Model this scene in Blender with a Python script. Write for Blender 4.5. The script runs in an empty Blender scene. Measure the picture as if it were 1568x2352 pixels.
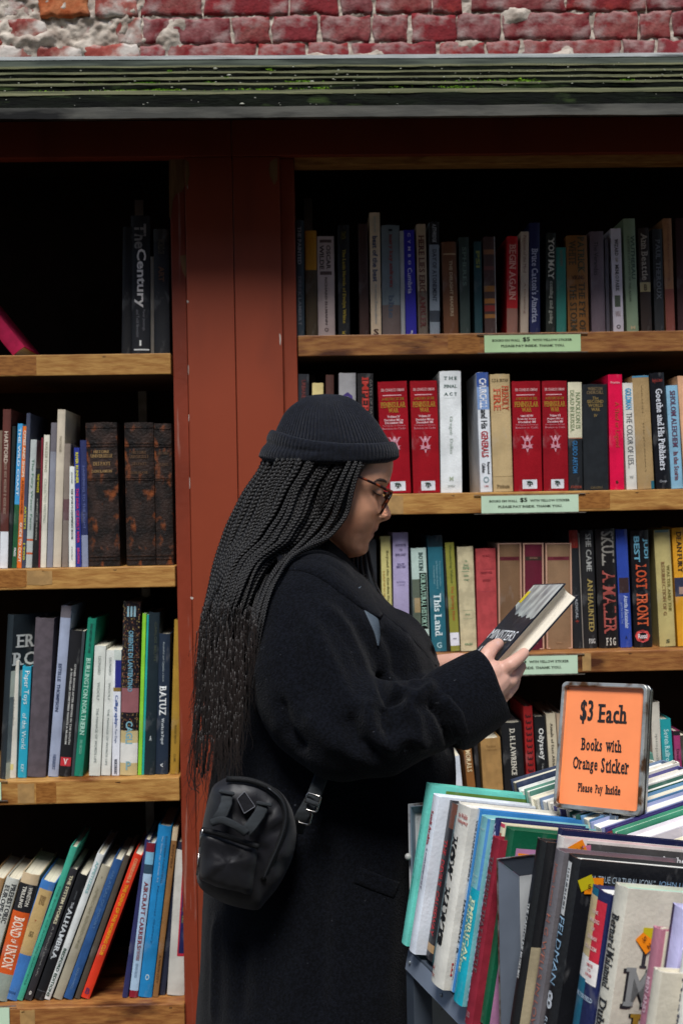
import bpy, math, random
import numpy as np
from mathutils import Vector, Matrix, noise
from mathutils.bvhtree import BVHTree
random.seed(11); rng = np.random.default_rng(5)
SC = bpy.context.scene; COL = SC.collection
rad = math.radians
# ---------------------------------------------------------------- camera
FPX, PSI, RHO = 2600.0, .03, .018
F = Vector((math.sin(PSI), math.cos(PSI), 0)); R0 = Vector((math.cos(PSI), -math.sin(PSI), 0)); U0 = Vector((0, 0, 1))
CR = R0*math.cos(RHO)-U0*math.sin(RHO); CU = R0*math.sin(RHO)+U0*math.cos(RHO)
CAM = Vector((0, 0, 1.5))
cd = bpy.data.cameras.new('camera'); cam = bpy.data.objects.new('camera', cd); COL.objects.link(cam)
cd.sensor_fit = 'VERTICAL'; cd.sensor_height = 36; cd.lens = FPX/2352*36; cd.clip_end = 200; cd.clip_start = .05
m = Matrix.Identity(4)
for i in range(3):
    m[i][0] = CR[i]; m[i][1] = CU[i]; m[i][2] = -F[i]; m[i][3] = CAM[i]
cam.matrix_world = m; SC.camera = cam
cd.dof.use_dof = True; cd.dof.focus_distance = 1.62; cd.dof.aperture_fstop = 9.0
# ---------------------------------------------------------------- light
EL, AZ = 57, -8     # overcast light from above and behind the camera
w = bpy.data.worlds.new('World'); SC.world = w; w.use_nodes = True
nt = w.node_tree; nt.nodes.clear()
sky = nt.nodes.new('ShaderNodeTexSky'); sky.sky_type = 'NISHITA'; sky.sun_disc = False
sky.sun_elevation = rad(EL); sky.sun_rotation = rad(180-AZ); sky.air_density = 1.0; sky.dust_density = 1.0
bg = nt.nodes.new('ShaderNodeBackground'); bg.inputs[1].default_value = .05
out = nt.nodes.new('ShaderNodeOutputWorld'); nt.links.new(sky.outputs[0], bg.inputs[0]); nt.links.new(bg.outputs[0], out.inputs[0])
sl = bpy.data.lights.new('sun', 'SUN'); sl.energy = 1.5; sl.angle = rad(20); sl.color = (1, .985, .96)
so = bpy.data.objects.new('sun', sl); COL.objects.link(so)
sd = Vector((math.sin(rad(AZ))*math.cos(rad(EL)), -math.cos(rad(AZ))*math.cos(rad(EL)), math.sin(rad(EL))))
so.rotation_euler = sd.to_track_quat('Z', 'Y').to_euler(); so.location = (0, -1, 4)
SC.view_settings.view_transform = 'Standard'; SC.view_settings.look = 'None'; SC.view_settings.gamma = 1
SC.view_settings.exposure = 1.35; SC.view_settings.use_curve_mapping = False
SC.cycles.max_bounces = 6; SC.cycles.diffuse_bounces = 3; SC.cycles.use_denoising = True

# ---------------------------------------------------------------- helpers
def P(u, v, Y):
    d = F + CR*((u-784)/FPX) + CU*((1176-v)/FPX)
    return CAM + d*(Y/d.y)
def RAY(u, v): return (F + CR*((u-784)/FPX) + CU*((1176-v)/FPX)).normalized()
def PR(p):
    d = Vector(p)-CAM; z = d.dot(F); return 784+FPX*d.dot(CR)/z, 1176-FPX*d.dot(CU)/z
_F, _R, _U, _C = (np.array(x) for x in (F, CR, CU, CAM))
def PRN(V):
    d = V-_C; z = d@_F; return 784+FPX*(d@_R)/z, 1176-FPX*(d@_U)/z
def lin(c): c /= 255.; return c/12.92 if c <= .04045 else ((c+.055)/1.055)**2.4
def hexc(h):
    if not isinstance(h, str): return tuple(h)
    h = h.lstrip('#'); return tuple(lin(int(h[i:i+2], 16)) for i in (0, 2, 4))
def tag(o, label=None, cat=None, group=None, kind=None):
    if label: o['label'] = label
    if cat: o['category'] = cat
    if group: o['group'] = group
    if kind: o['kind'] = kind
    return o
def link(name, me, mat=None, parent=None):
    o = bpy.data.objects.new(name, me); COL.objects.link(o)
    if mat is not None and me is not None: me.materials.append(mat)
    if parent is not None: o.parent = parent
    return o
def mesh(name, V, Fc, mat=None, parent=None, smooth=False):
    me = bpy.data.meshes.new(name); me.from_pydata([tuple(v) for v in V], [], [tuple(f) for f in Fc]); me.update()
    if smooth: me.polygons.foreach_set('use_smooth', [True]*len(me.polygons))
    return link(name, me, mat, parent)
def empty(name, loc=(0, 0, 0), M=None):
    o = bpy.data.objects.new(name, None); COL.objects.link(o); o.empty_display_size = .05
    if M is None: o.location = loc
    else: o.matrix_world = M
    return o
class MB:
    def __init__(s): s.V = []; s.F = []
    def add(s, V, Fc):
        n = len(s.V); s.V += [tuple(v) for v in V]; s.F += [tuple(i+n for i in f) for f in Fc]
    def box(s, x0, x1, y0, y1, z0, z1, M=None):
        V = [Vector((x, y, z)) for z in (z0, z1) for y in (y0, y1) for x in (x0, x1)]
        if M is not None: V = [M @ v for v in V]
        s.add(V, [(0, 2, 3, 1), (4, 5, 7, 6), (0, 1, 5, 4), (2, 6, 7, 3), (1, 3, 7, 5), (0, 4, 6, 2)])
    def tube(s, pts, r, n=8, cap=True, flat=None):
        pts = [Vector(p) for p in pts]; rr = r if hasattr(r, '__len__') else [r]*len(pts)
        V = []; up = Vector((0, 1, 0)) if flat is None else Vector(flat)
        for i, p in enumerate(pts):
            t = (pts[min(i+1, len(pts)-1)]-pts[max(i-1, 0)]).normalized()
            a = t.cross(up)
            if a.length < 1e-4: a = t.cross(Vector((0.3, .2, 1)))
            a.normalize(); b = t.cross(a)
            q = rr[i]; qa, qb = q if hasattr(q, '__len__') else (q, q)
            V += [p+a*qa*math.cos(2*math.pi*k/n)+b*qb*math.sin(2*math.pi*k/n) for k in range(n)]
        Fc = [(i*n+k, i*n+(k+1) % n, (i+1)*n+(k+1) % n, (i+1)*n+k) for i in range(len(pts)-1) for k in range(n)]
        if cap: Fc += [tuple(range(n))[::-1], tuple((len(pts)-1)*n+k for k in range(n))]
        s.add(V, Fc)
    def ell(s, c, rx, ry, rz, nu=16, nv=10, M=None):
        c = Vector(c); V = []
        for j in range(nv+1):
            ph = math.pi*j/nv
            for i in range(nu):
                th = 2*math.pi*i/nu
                v = Vector((rx*math.sin(ph)*math.cos(th), ry*math.sin(ph)*math.sin(th), rz*math.cos(ph)))
                if M is not None: v = M @ v
                V.append(c+v)
        s.add(V, [(j*nu+i, j*nu+(i+1) % nu, (j+1)*nu+(i+1) % nu, (j+1)*nu+i) for j in range(nv) for i in range(nu)])
    def capsule(s, a, b, ra, rb, n=14):
        a = Vector(a); b = Vector(b); t = (b-a); L = t.length; t.normalize(); pts = []; r = []
        for k in range(4):
            an = math.pi/2*(1-k/4.); pts.append(a-t*ra*math.sin(an)); r.append(max(ra*math.cos(an), 1e-4))
        pts.append(a); r.append(ra); pts.append(b); r.append(rb)
        for k in range(1, 5):
            an = math.pi/2*k/4.; pts.append(b+t*rb*math.sin(an)); r.append(max(rb*math.cos(an), 1e-4))
        s.tube(pts, r, n)
    def chain(s, pts, n=14):
        for (a, ra), (b, rb) in zip(pts[:-1], pts[1:]): s.capsule(a, b, ra, rb, n)
    def build(s, name, mat=None, parent=None, smooth=False): return mesh(name, s.V, s.F, mat, parent, smooth)
def box(name, x0, x1, y0, y1, z0, z1, mat, parent=None, M=None):
    b = MB(); b.box(x0, x1, y0, y1, z0, z1, M); return b.build(name, mat, parent)
def bevel(o, wd, seg=2):
    md = o.modifiers.new('bevel', 'BEVEL'); md.width = wd; md.segments = seg; md.limit_method = 'ANGLE'; return o
def evalmesh(o, mods):
    for typ, kw in mods:
        md = o.modifiers.new('m', typ)
        for k, v in kw.items(): setattr(md, k, v)
    dg = bpy.context.evaluated_depsgraph_get(); dg.update()
    me = bpy.data.meshes.new_from_object(o.evaluated_get(dg)); o.modifiers.clear()
    old = o.data; o.data = me; bpy.data.meshes.remove(old); return me
def getV(me):
    a = np.empty(len(me.vertices)*3); me.vertices.foreach_get('co', a); return a.reshape(-1, 3)
def getN(me):
    a = np.empty(len(me.vertices)*3); me.vertices.foreach_get('normal', a); return a.reshape(-1, 3)
def setV(me, a): me.vertices.foreach_set('co', np.ascontiguousarray(a).ravel()); me.update()
def bvh(*objs):
    V = []; Fc = []
    for o in objs:
        n = len(V); V += [tuple(v) for v in getV(o.data)]; Fc += [tuple(i+n for i in p.vertices) for p in o.data.polygons]
    return BVHTree.FromPolygons(V, Fc)
def interp(tab, x):
    if x <= tab[0][0]: return tab[0][1:]
    for a, b in zip(tab[:-1], tab[1:]):
        if x <= b[0]:
            t = (x-a[0])/(b[0]-a[0]); return tuple(p+(q-p)*t for p, q in zip(a[1:], b[1:]))
    return tab[-1][1:]
def smooth_tab(tab, x):      # cubic (Catmull-Rom) in each column
    xs = [r[0] for r in tab]
    if x <= xs[0]: return tab[0][1:]
    if x >= xs[-1]: return tab[-1][1:]
    for i in range(len(xs)-1):
        if x <= xs[i+1]: break
    h = xs[i+1]-xs[i]; t = (x-xs[i])/h; res = []
    for k in range(1, len(tab[0])):
        y0, y1 = tab[i][k], tab[i+1][k]
        m0 = (y1-tab[i-1][k])/(xs[i+1]-xs[i-1]) if i > 0 else (y1-y0)/h
        m1 = (tab[i+2][k]-y0)/(xs[i+2]-xs[i]) if i+2 < len(xs) else (y1-y0)/h
        res.append((2*t**3-3*t*t+1)*y0+(t**3-2*t*t+t)*h*m0+(-2*t**3+3*t*t)*y1+(t**3-t*t)*h*m1)
    return tuple(res)

# ---------------------------------------------------------------- materials
_mc = {}
def mat(name, col, rough=.6, spec=.5, metal=0., var=.12, vscale=18., bump=0., bscale=200., col2=None, stretch=(1, 1, 1), fac=(.4, .6),
        detail=4, sheen=0., coat=0., trans=0., sss=0., mott=None, wear=None):
    key = (name, str(col), rough, metal, str(col2), str(wear))
    if key in _mc: return _mc[key]
    col = hexc(col); mt = bpy.data.materials.new(name); mt.use_nodes = True; t = mt.node_tree; N = t.nodes; L = t.links
    b = N['Principled BSDF']; b.inputs['Roughness'].default_value = rough; b.inputs['Metallic'].default_value = metal
    b.inputs['Specular IOR Level'].default_value = spec
    if sheen: b.inputs['Sheen Weight'].default_value = sheen; b.inputs['Sheen Roughness'].default_value = .5
    if coat: b.inputs['Coat Weight'].default_value = coat; b.inputs['Coat Roughness'].default_value = .12
    if trans: b.inputs['Transmission Weight'].default_value = trans
    if sss: b.inputs['Subsurface Weight'].default_value = sss; b.inputs['Subsurface Radius'].default_value = (.012, .005, .003); b.inputs['Subsurface Scale'].default_value = .5
    tc = N.new('ShaderNodeTexCoord'); mp = N.new('ShaderNodeMapping'); mp.inputs['Scale'].default_value = stretch
    L.new(tc.outputs['Object'], mp.inputs[0])
    nz = N.new('ShaderNodeTexNoise'); nz.inputs['Scale'].default_value = vscale; nz.inputs['Detail'].default_value = detail
    L.new(mp.outputs[0], nz.inputs[0])
    rp = N.new('ShaderNodeMapRange'); rp.inputs[1].default_value, rp.inputs[2].default_value = fac
    L.new(nz.outputs[0], rp.inputs[0])
    mx = N.new('ShaderNodeMix'); mx.data_type = 'RGBA'; L.new(rp.outputs[0], mx.inputs['Factor'])
    if col2 is None:
        c1 = tuple(max(0, c*(1-var)) for c in col); c2 = tuple(min(1, c*(1+var)) for c in col)
    else: c1 = col; c2 = hexc(col2)
    mx.inputs['A'].default_value = (*c1, 1); mx.inputs['B'].default_value = (*c2, 1)
    last = mx.outputs['Result']
    if wear:      # (colour, scale, lo, hi, stretch): worn patches of another colour
        wc, ws, lo, hi, st = wear
        m2 = N.new('ShaderNodeMapping'); m2.inputs['Scale'].default_value = st; m2.inputs['Location'].default_value = (3.1, 1.7, .4); L.new(tc.outputs['Object'], m2.inputs[0])
        n2 = N.new('ShaderNodeTexNoise'); n2.inputs['Scale'].default_value = ws; n2.inputs['Detail'].default_value = 8; L.new(m2.outputs[0], n2.inputs[0])
        r2 = N.new('ShaderNodeMapRange'); r2.inputs[1].default_value = lo; r2.inputs[2].default_value = hi; L.new(n2.outputs[0], r2.inputs[0])
        x2 = N.new('ShaderNodeMix'); x2.data_type = 'RGBA'; L.new(r2.outputs[0], x2.inputs['Factor']); L.new(last, x2.inputs['A'])
        x2.inputs['B'].default_value = (*hexc(wc), 1); last = x2.outputs['Result']
    L.new(last, b.inputs['Base Color'])
    if bump:
        n3 = N.new('ShaderNodeTexNoise'); n3.inputs['Scale'].default_value = bscale; n3.inputs['Detail'].default_value = 5
        L.new(mp.outputs[0], n3.inputs[0])
        bp = N.new('ShaderNodeBump'); bp.inputs['Strength'].default_value = bump; bp.inputs['Distance'].default_value = .002
        L.new(n3.outputs[0], bp.inputs['Height']); L.new(bp.outputs[0], b.inputs['Normal'])
    _mc[key] = mt; return mt
def ink(c): return mat('ink', c, .5, var=.03)
def cover_mat(c, gloss=0):
    h = hexc(c); k = tuple(min(1, x*.72+.11) for x in h)
    return mat('book_cover', c, .34 if gloss else .58, .4, var=.13, vscale=16, bump=.25, bscale=220, detail=6, wear=(k, 34., .60, .74, (1, 1, .5)))
def cloth_cover(c): return mat('book_cloth', c, .85, .2, var=.12, vscale=60, bump=.4, bscale=900)
def leather_mat(c): return mat('worn_leather', c, .6, .3, col2='#15100e', vscale=34, fac=(.35, .6), bump=1., bscale=160, detail=8, wear=('#84451f', 38., .57, .72, (1.3, 1, .8)))
def speckle_mat(c):
    mt = mat('speckled_cover', c, .35, .5, var=.2, vscale=30); t = mt.node_tree
    if 'Voronoi Texture' in t.nodes: return mt
    v = t.nodes.new('ShaderNodeTexVoronoi'); v.inputs['Scale'].default_value = 260; tc = t.nodes['Texture Coordinate']; t.links.new(tc.outputs['Object'], v.inputs['Vector'])
    mr = t.nodes.new('ShaderNodeMapRange'); mr.inputs[1].default_value = .42; mr.inputs[2].default_value = .30; t.links.new(v.outputs['Distance'], mr.inputs[0])
    hs = t.nodes.new('ShaderNodeMix'); hs.data_type = 'RGBA'; hs.inputs['A'].default_value = (.35, .08, .06, 1); hs.inputs['B'].default_value = (.45, .36, .12, 1)
    sp = t.nodes.new('ShaderNodeSeparateColor'); t.links.new(v.outputs['Color'], sp.inputs[0]); t.links.new(sp.outputs[0], hs.inputs['Factor'])
    fx = t.nodes.new('ShaderNodeMix'); fx.data_type = 'RGBA'; fx.inputs['A'].default_value = (*hexc(c), 1); t.links.new(hs.outputs['Result'], fx.inputs['B'])
    ml = t.nodes.new('ShaderNodeMath'); ml.operation = 'MULTIPLY'; t.links.new(mr.outputs[0], ml.inputs[0]); t.links.new(sp.outputs[1], ml.inputs[1])
    t.links.new(ml.outputs[0], fx.inputs['Factor']); t.links.new(fx.outputs['Result'], t.nodes['Principled BSDF'].inputs['Base Color']); return mt
M_page = mat('paper_edge', '#e6dfc8', .8, .2, var=.12, vscale=9, stretch=(120, 1, 1), bump=.5, bscale=8)
M_pagez = mat('paper_edge_white', '#efece2', .8, .2, var=.08, vscale=9, stretch=(120, 1, 1), bump=.4, bscale=8)

# ---------------------------------------------------------------- text
_tc = {}
def text_mesh(s, bold=.02, font=None):
    key = (s, bold)
    if key in _tc: return _tc[key]
    cu = bpy.data.curves.new('t', 'FONT'); cu.body = s; cu.resolution_u = 2; cu.offset = bold; cu.size = 1
    o = bpy.data.objects.new('t', cu); COL.objects.link(o)
    dg = bpy.context.evaluated_depsgraph_get(); me = bpy.data.meshes.new_from_object(o.evaluated_get(dg))
    V = getV(me)[:, :2].copy(); Fc = [tuple(p.vertices) for p in me.polygons]
    bpy.data.objects.remove(o); bpy.data.curves.remove(cu); bpy.data.meshes.remove(me)
    _tc[key] = (V, Fc); return V, Fc
SL = dict(E=[(.1, 0), (.1, 2)], h=[(.12, 0), (.86, 0), (.0, 2)], i=[(.5, 0), (.1, 1)], l=[(.5, 0), (.1, 2)], n=[(.12, 0), (.88, 0), (0, 1)],
          k=[(.12, 0), (.9, 0), (0, 2), (.8, 1)], r=[(.2, 0), (0, 1)], t=[(.8, 0)], a=[(.95, 0)], B=[(.05, 0), (.05, 2)], P=[(.12, 0), (.05, 2)],
          w=[(.06, 1), (.94, 1), (.5, 1)], y=[(.08, 1), (.92, 1)], I=[(.5, 0), (.5, 2)], d=[(.96, 0), (.75, 2)], T=[(.5, 0)], H=[(.1, 0), (.9, 0), (.1, 2), (.9, 2)],
          N=[(.1, 0), (.05, 2), (.9, 2)], K=[(.1, 0), (.9, 0), (.1, 2), (.85, 2)], L=[(.1, 0), (.1, 2)], R=[(.1, 0), (.9, 0), (.05, 2)], M=[(.1, 0), (.9, 0), (.05, 2), (.95, 2)],
          W=[(.05, 2), (.95, 2)], Y=[(.5, 0), (.05, 2), (.95, 2)], A=[(.05, 0), (.95, 0)], F=[(.1, 0), (.1, 2)], D=[(.05, 0), (.05, 2)], U=[(.1, 2), (.9, 2)], V=[(.05, 2), (.95, 2)],
          m=[(.1, 0), (.5, 0), (.9, 0), (0, 1)], u=[(0, 1), (.8, 1), (.96, 0)], p=[(.12, -1), (0, 1)], v=[(.08, 1), (.92, 1)], x=[(.1, 0), (.9, 0), (.1, 1), (.9, 1)], b=[(0, 2)])
def slab_text(s, bold=.03, cx=.8):
    key = ('slab', s, bold, cx)
    if key in _tc: return _tc[key]
    V = []; Fc = []; x = 0.
    lev = {0: 0., 1: .53, 2: .70, -1: -.2}
    for ch in s:
        if ch == ' ': x += .26*cx; continue
        v, f = text_mesh(ch, .008)
        if len(v) == 0: x += .2; continue
        x0, x1 = v[:, 0].min(), v[:, 0].max(); wd = (x1-x0)
        for kz, dx in enumerate((-bold*.55, bold*.55)):
            n = len(V); V += [((a-x0)*cx+x+dx, b, kz*1.) for a, b in v]; Fc += [tuple(i+n for i in q) for q in f]
        top = v[:, 1].max()
        for fx, lv in SL.get(ch, []):
            y = lev[lv] if lv != 2 else top
            hw = .115 if lv != 1 else .1; cxx = x+wd*cx*fx
            y0, y1 = (y-.0, y+.075) if lv <= 0 else (y-.075, y)
            if lv == 1 and ch == 'i': y0, y1 = .455, .53
            a, b = cxx-hw, cxx+hw
            if lv in (1, 2) and ch in 'hilnkrdmupb': b = cxx+.06
            n = len(V); V += [(a, y0, 2.), (b, y0, 2.), (b, y1, 2.), (a, y1, 2.)]; Fc.append((n, n+1, n+2, n+3))
        x += wd*cx+.095
    r = (np.array([tuple(q) if len(q) == 3 else (q[0], q[1], 0.) for q in V]), Fc); _tc[key] = r; return r
def put_text(name, T, O, ex, ey, en, wd, ht, mt, parent, keep=False, warp=None, center=True):
    """flat lettering T fitted into a wd x ht box whose centre is O, along ex / ey, lifted along en"""
    V, Fc = T
    if len(V) == 0: return
    dz = V[:, 2]*.00007 if V.shape[1] > 2 else np.zeros(len(V)); V = V[:, :2]
    lo = V.min(0); hi = V.max(0); sz = np.maximum(hi-lo, 1e-4); q = (V-(lo+hi)/2)/sz
    if keep:
        k = min(wd/sz[0], ht/sz[1]); wd = sz[0]*k; ht = sz[1]*k
    O, ex, ey, en = (np.array(a, float) for a in (O, ex, ey, en))
    pts = O+np.outer(q[:, 0]*wd, ex)+np.outer(q[:, 1]*ht, ey)+np.outer(.0003+dz, en)
    if warp: pts = warp(pts)
    return mesh(name, pts, Fc, mt, parent)

# ---------------------------------------------------------------- books
NB = [0]
def book(M, t, h, d, col, label, group, texts=(), bands=(), kind='hard', gloss=0, page=None, bulge=None, side=None, stickers=(), cat='book', edge=None):
    """M: 4x4, local x across the spine, y into the book, z up; spine faces -y"""
    NB[0] += 1
    root = empty('book', M=M); tag(root, label, cat, group)
    hard = kind != 'soft'; bt = .0022 if hard else .0005
    if t < .012: bt = min(bt, .0012)
    g = .003 if hard else .0002
    bl = (.10*t if hard else .02*t) if bulge is None else bulge
    def yb(x): return -bl*(1-abs(2*x/t-1)**2.4)
    k = 9; xs = [t*(.5-.5*math.cos(math.pi*i/(k-1))) for i in range(k)]
    outer = [(0, d), (0, .004)]+[(x, yb(x)) for x in xs]+[(t, .004), (t, d)]
    inner = [(bt, d), (bt, .005)]+[(min(max(x, bt), t-bt), yb(x)+bt) for x in xs]+[(t-bt, .005), (t-bt, d)]
    n = len(outer); V = []; jit = [random.uniform(-.0006, .0006) for _ in range(n)]
    for z in (0, h):
        V += [(x, y, z+(jit[i] if z else 0)) for i, (x, y) in enumerate(outer)]; V += [(x, y, z+(jit[i] if z else 0)) for i, (x, y) in enumerate(inner)]
    Fc = []
    for i in range(n-1):
        Fc += [(i, i+1, 2*n+i+1, 2*n+i), (n+i+1, n+i, 3*n+i, 3*n+i+1), (i+1, i, n+i, n+i+1), (2*n+i, 2*n+i+1, 3*n+i+1, 3*n+i)]
    Fc += [(0, 2*n, 3*n, n), (n-1, 2*n-1, 4*n-1, 3*n-1)]
    cm = cloth_cover(col) if kind == 'cloth' else leather_mat(col) if kind == 'leather' else speckle_mat(col) if kind == 'speckle' else cover_mat(col, gloss)
    co = mesh('cover', V, Fc, cm, root)
    sm = [False]*len(co.data.polygons)
    for i in range(2, n-3): sm[4*i] = True
    co.data.polygons.foreach_set('use_smooth', sm)
    cnt = {}
    for pi, pl in enumerate(co.data.polygons):
        for ek in pl.edge_keys: cnt.setdefault(ek, []).append(sm[pi])
    sa = co.data.attributes.new('sharp_edge', 'BOOLEAN', 'EDGE')
    sa.data.foreach_set('value', [not all(cnt[tuple(sorted(e.vertices))]) for e in co.data.edges])
    if kind == 'slip':
        e = .0035; b = MB(); x0, x1 = -.0002, t+.0002
        b.box(x0-.0, x0+e, -.004, d, -.0002, h+e); b.box(x1-e, x1, -.004, d, -.0002, h+e); b.box(x0+e, x1-e, -.0035, d, h, h+e-.0003)
        b.box(x0+e, x1-e, -.0035, d, 0, e*.7)
        bevel(b.build('slipcase', mat('slipcase_board', '#c49a82', .6, var=.08), root), .0012)
    if kind == 'leather':
        for fz in (.035, .145, .165, .385, .40, .93, .955):
            b = MB(); V = [(x, yb(x)-(.0012 if 0 < i < k-1 else 0), h*(1-fz)+dz) for dz in (-.0012, .0012) for i, x in enumerate(xs)]
            b.add(V, [(i, i+1, k+i+1, k+i) for i in range(k-1)]); b.build('raised_band', leather_mat('#4a3226'), root)
    box('page_block', bt, t-bt, .0035, d-g, g, h-g-(0.0008 if hard else .0003), page or M_page, root)
    def warp(p):
        x = np.clip(p[:, 0], 0, t); q = p.copy(); q[:, 1] += -bl*(1-np.abs(2*x/t-1)**2.4); return q
    for j, bd in enumerate(bands):     # (f0, f1, colour[, x0, x1]) colour bands on the spine
        f0, f1, c = bd[:3]; x0, x1 = (bd[3], bd[4]) if len(bd) > 3 else (0, 1)
        z0, z1 = h*(1-f1), h*(1-f0); V = []; off = .00012+.00006*j
        X = [t*(x0+(x1-x0)*i/8) for i in range(9)]
        for z in (z0, z1): V += [(x, yb(x)-off, z) for x in X]
        mesh('spine_band', V, [(i, i+1, 10+i, 9+i) for i in range(8)], cover_mat(c, gloss), root)
    for tx in texts:
        s, f0, f1, wf, c, mode = tx[:6]; xc = tx[6] if len(tx) > 6 else .5
        slab = 's' in mode; T = slab_text(s) if slab else text_mesh(s, .0 if 'l' in mode else .09 if 'b' in mode else .025)
        zc = h*(1-(f0+f1)/2); L = h*(f1-f0)
        if 'r' in mode: put_text('lettering', T, (t*xc, -.0004, zc), (0, 0, -1), (1, 0, 0), (0, -1, 0), L, wf*t, ink(c), root, warp=warp)
        elif 'u' in mode: put_text('lettering', T, (t*xc, -.0004, zc), (0, 0, 1), (-1, 0, 0), (0, -1, 0), L, wf*t, ink(c), root, warp=warp)
        else: put_text('lettering', T, (t*xc, -.0004, zc), (1, 0, 0), (0, 0, 1), (0, -1, 0), wf*t, L, ink(c), root, warp=warp)
    if side:
        for s, y0, y1, z0, z1, c, md in side:    # lettering or patches on the front board (x = t), fractions of d and h
            if s is None:
                mesh('cover_print', [(t+.0003, d*y0, h*z0), (t+.0003, d*y1, h*z0), (t+.0003, d*y1, h*z1), (t+.0003, d*y0, h*z1)], [(0, 1, 2, 3)], cover_mat(c, gloss), root)
            else:
                T = slab_text(s) if 's' in md else text_mesh(s, .0)
                put_text('lettering', T, (t+.0005+(.0003 if '+' in md else 0), d*(y0+y1)/2, h*(z0+z1)/2), (0, 1, 0), (0, 0, 1), (1, 0, 0), d*(y1-y0), h*(z1-z0), ink(c), root)
    for (y, z, sz, c, an, tx) in stickers:
        ca, sa = math.cos(an), math.sin(an); q = [(-1, -.8), (1, -.8), (1, .8), (-1, .8)]
        V = [(t+.0012+.0015*(a > 0), d*y+sz*(a*ca-b*sa), h*z+sz*(a*sa+b*ca)) for a, b in q]
        st = mesh('price_sticker', V, [(0, 1, 2, 3)], mat('sticker', c, .45, var=.03), root)
        if tx: put_text('lettering', text_mesh(tx, .01), (t+.0032, d*y, h*z), (0, ca, sa), (0, -sa, ca), (1, 0, 0), sz*1.5, sz*.45, ink('#5a2a10'), root)
    return root
# ================================================================ SETTING
YF = 2.42          # plane of the painted uprights
M_red = mat('red_brown_paint', '#8a3b22', .5, .4, var=.06, vscale=3, stretch=(2, 2, .8), bump=.12, bscale=40, wear=('#74321f', 3., .5, .8, (3, 3, 1.0)))
M_redworn = mat('red_brown_paint_worn', '#80341f', .5, .4, var=.14, vscale=6, bump=.3, bscale=60, wear=('#9c7468', 3.6, .61, .72, (26, 22, 1.6)))
M_wood = mat('shelf_wood', '#9c6a34', .55, .3, col2='#bf9150', vscale=9, fac=(.35, .65), stretch=(2.4, 12, 14), bump=.3, bscale=30, detail=9, wear=('#744216', 3.2, .56, .68, (2.0, 6, 7)))
M_wood2 = mat('shelf_wood_dark', '#804c26', .5, .4, col2='#a8743e', vscale=9, fac=(.35, .65), stretch=(2.4, 12, 14), bump=.3, bscale=30, detail=9, wear=('#4c2814', 3.4, .53, .66, (2.0, 6, 7)))
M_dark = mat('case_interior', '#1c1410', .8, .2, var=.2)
M_metal = mat('galvanized', '#8a8a86', .5, .5, metal=.6, var=.15, vscale=30, bump=.2, bscale=80)
def structure(o): o['kind'] = 'structure'; return o
gm = mat('paving', '#4c4945', .9, .2, var=.25, vscale=4, bump=.6, bscale=60)
structure(box('pavement', -6, 6, -6, 6, -.1, 0, gm))

ob = empty('unseen_sky_blocker', (0, -3.6, 0)); tag(ob, 'unseen brick building across the narrow lot, added to block low sky light', 'building')  # added behind the camera; its height keeps low sky light off the shelves
box('wall', -7, 7, -.3, 0, 0, 6.4, mat('unseen_blocker_brick', '#6a4238', .9, .2, var=.3, vscale=5), ob)
# ---- brick wall above the bookcases
YW = 2.60
wall = empty('brick_wall', (0, YW, 0)); tag(wall, 'old red brick wall with crumbling pale mortar above the mossy roof boards', 'wall')
M_mort = mat('mortar', '#94867a', 1., .05, col2='#cbc0b2', vscale=30, fac=(.35, .65), bump=.9, bscale=140, detail=8)
M_mortg = M_mort
brick_cols = ['#7a2c2e', '#863034', '#702a2e', '#8c3634', '#6a282c', '#7e3236']
M_br = [mat('brick', c, 1., .05, col2=c2, vscale=28, fac=(.42, .62), bump=1., bscale=170, detail=9, wear=('#a08884', 24., .47, .70, (1, 1, 1.3)))
        for c, c2 in zip(brick_cols, ['#8e5652', '#7a3236', '#8e5654', '#7c3034', '#8c5c5c', '#7b3438'])]
M_brp = [mat('brick_pale', c, .9, .2, col2=c2, vscale=28, fac=(.40, .62), bump=1., bscale=130, detail=9, wear=('#c2b9b0', 16., .46, .60, (1, 1, 1.2)))
         for c, c2 in (('#8e4038', '#a8655a'), ('#7f3934', '#9c7468'))]
M_bro = mat('brick_orange', '#9a4a26', .9, .2, col2='#b9744c', vscale=24, fac=(.40, .62), bump=1., bscale=130, detail=9, wear=('#5e4034', 12., .58, .7, (1, 1, 1)))
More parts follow.
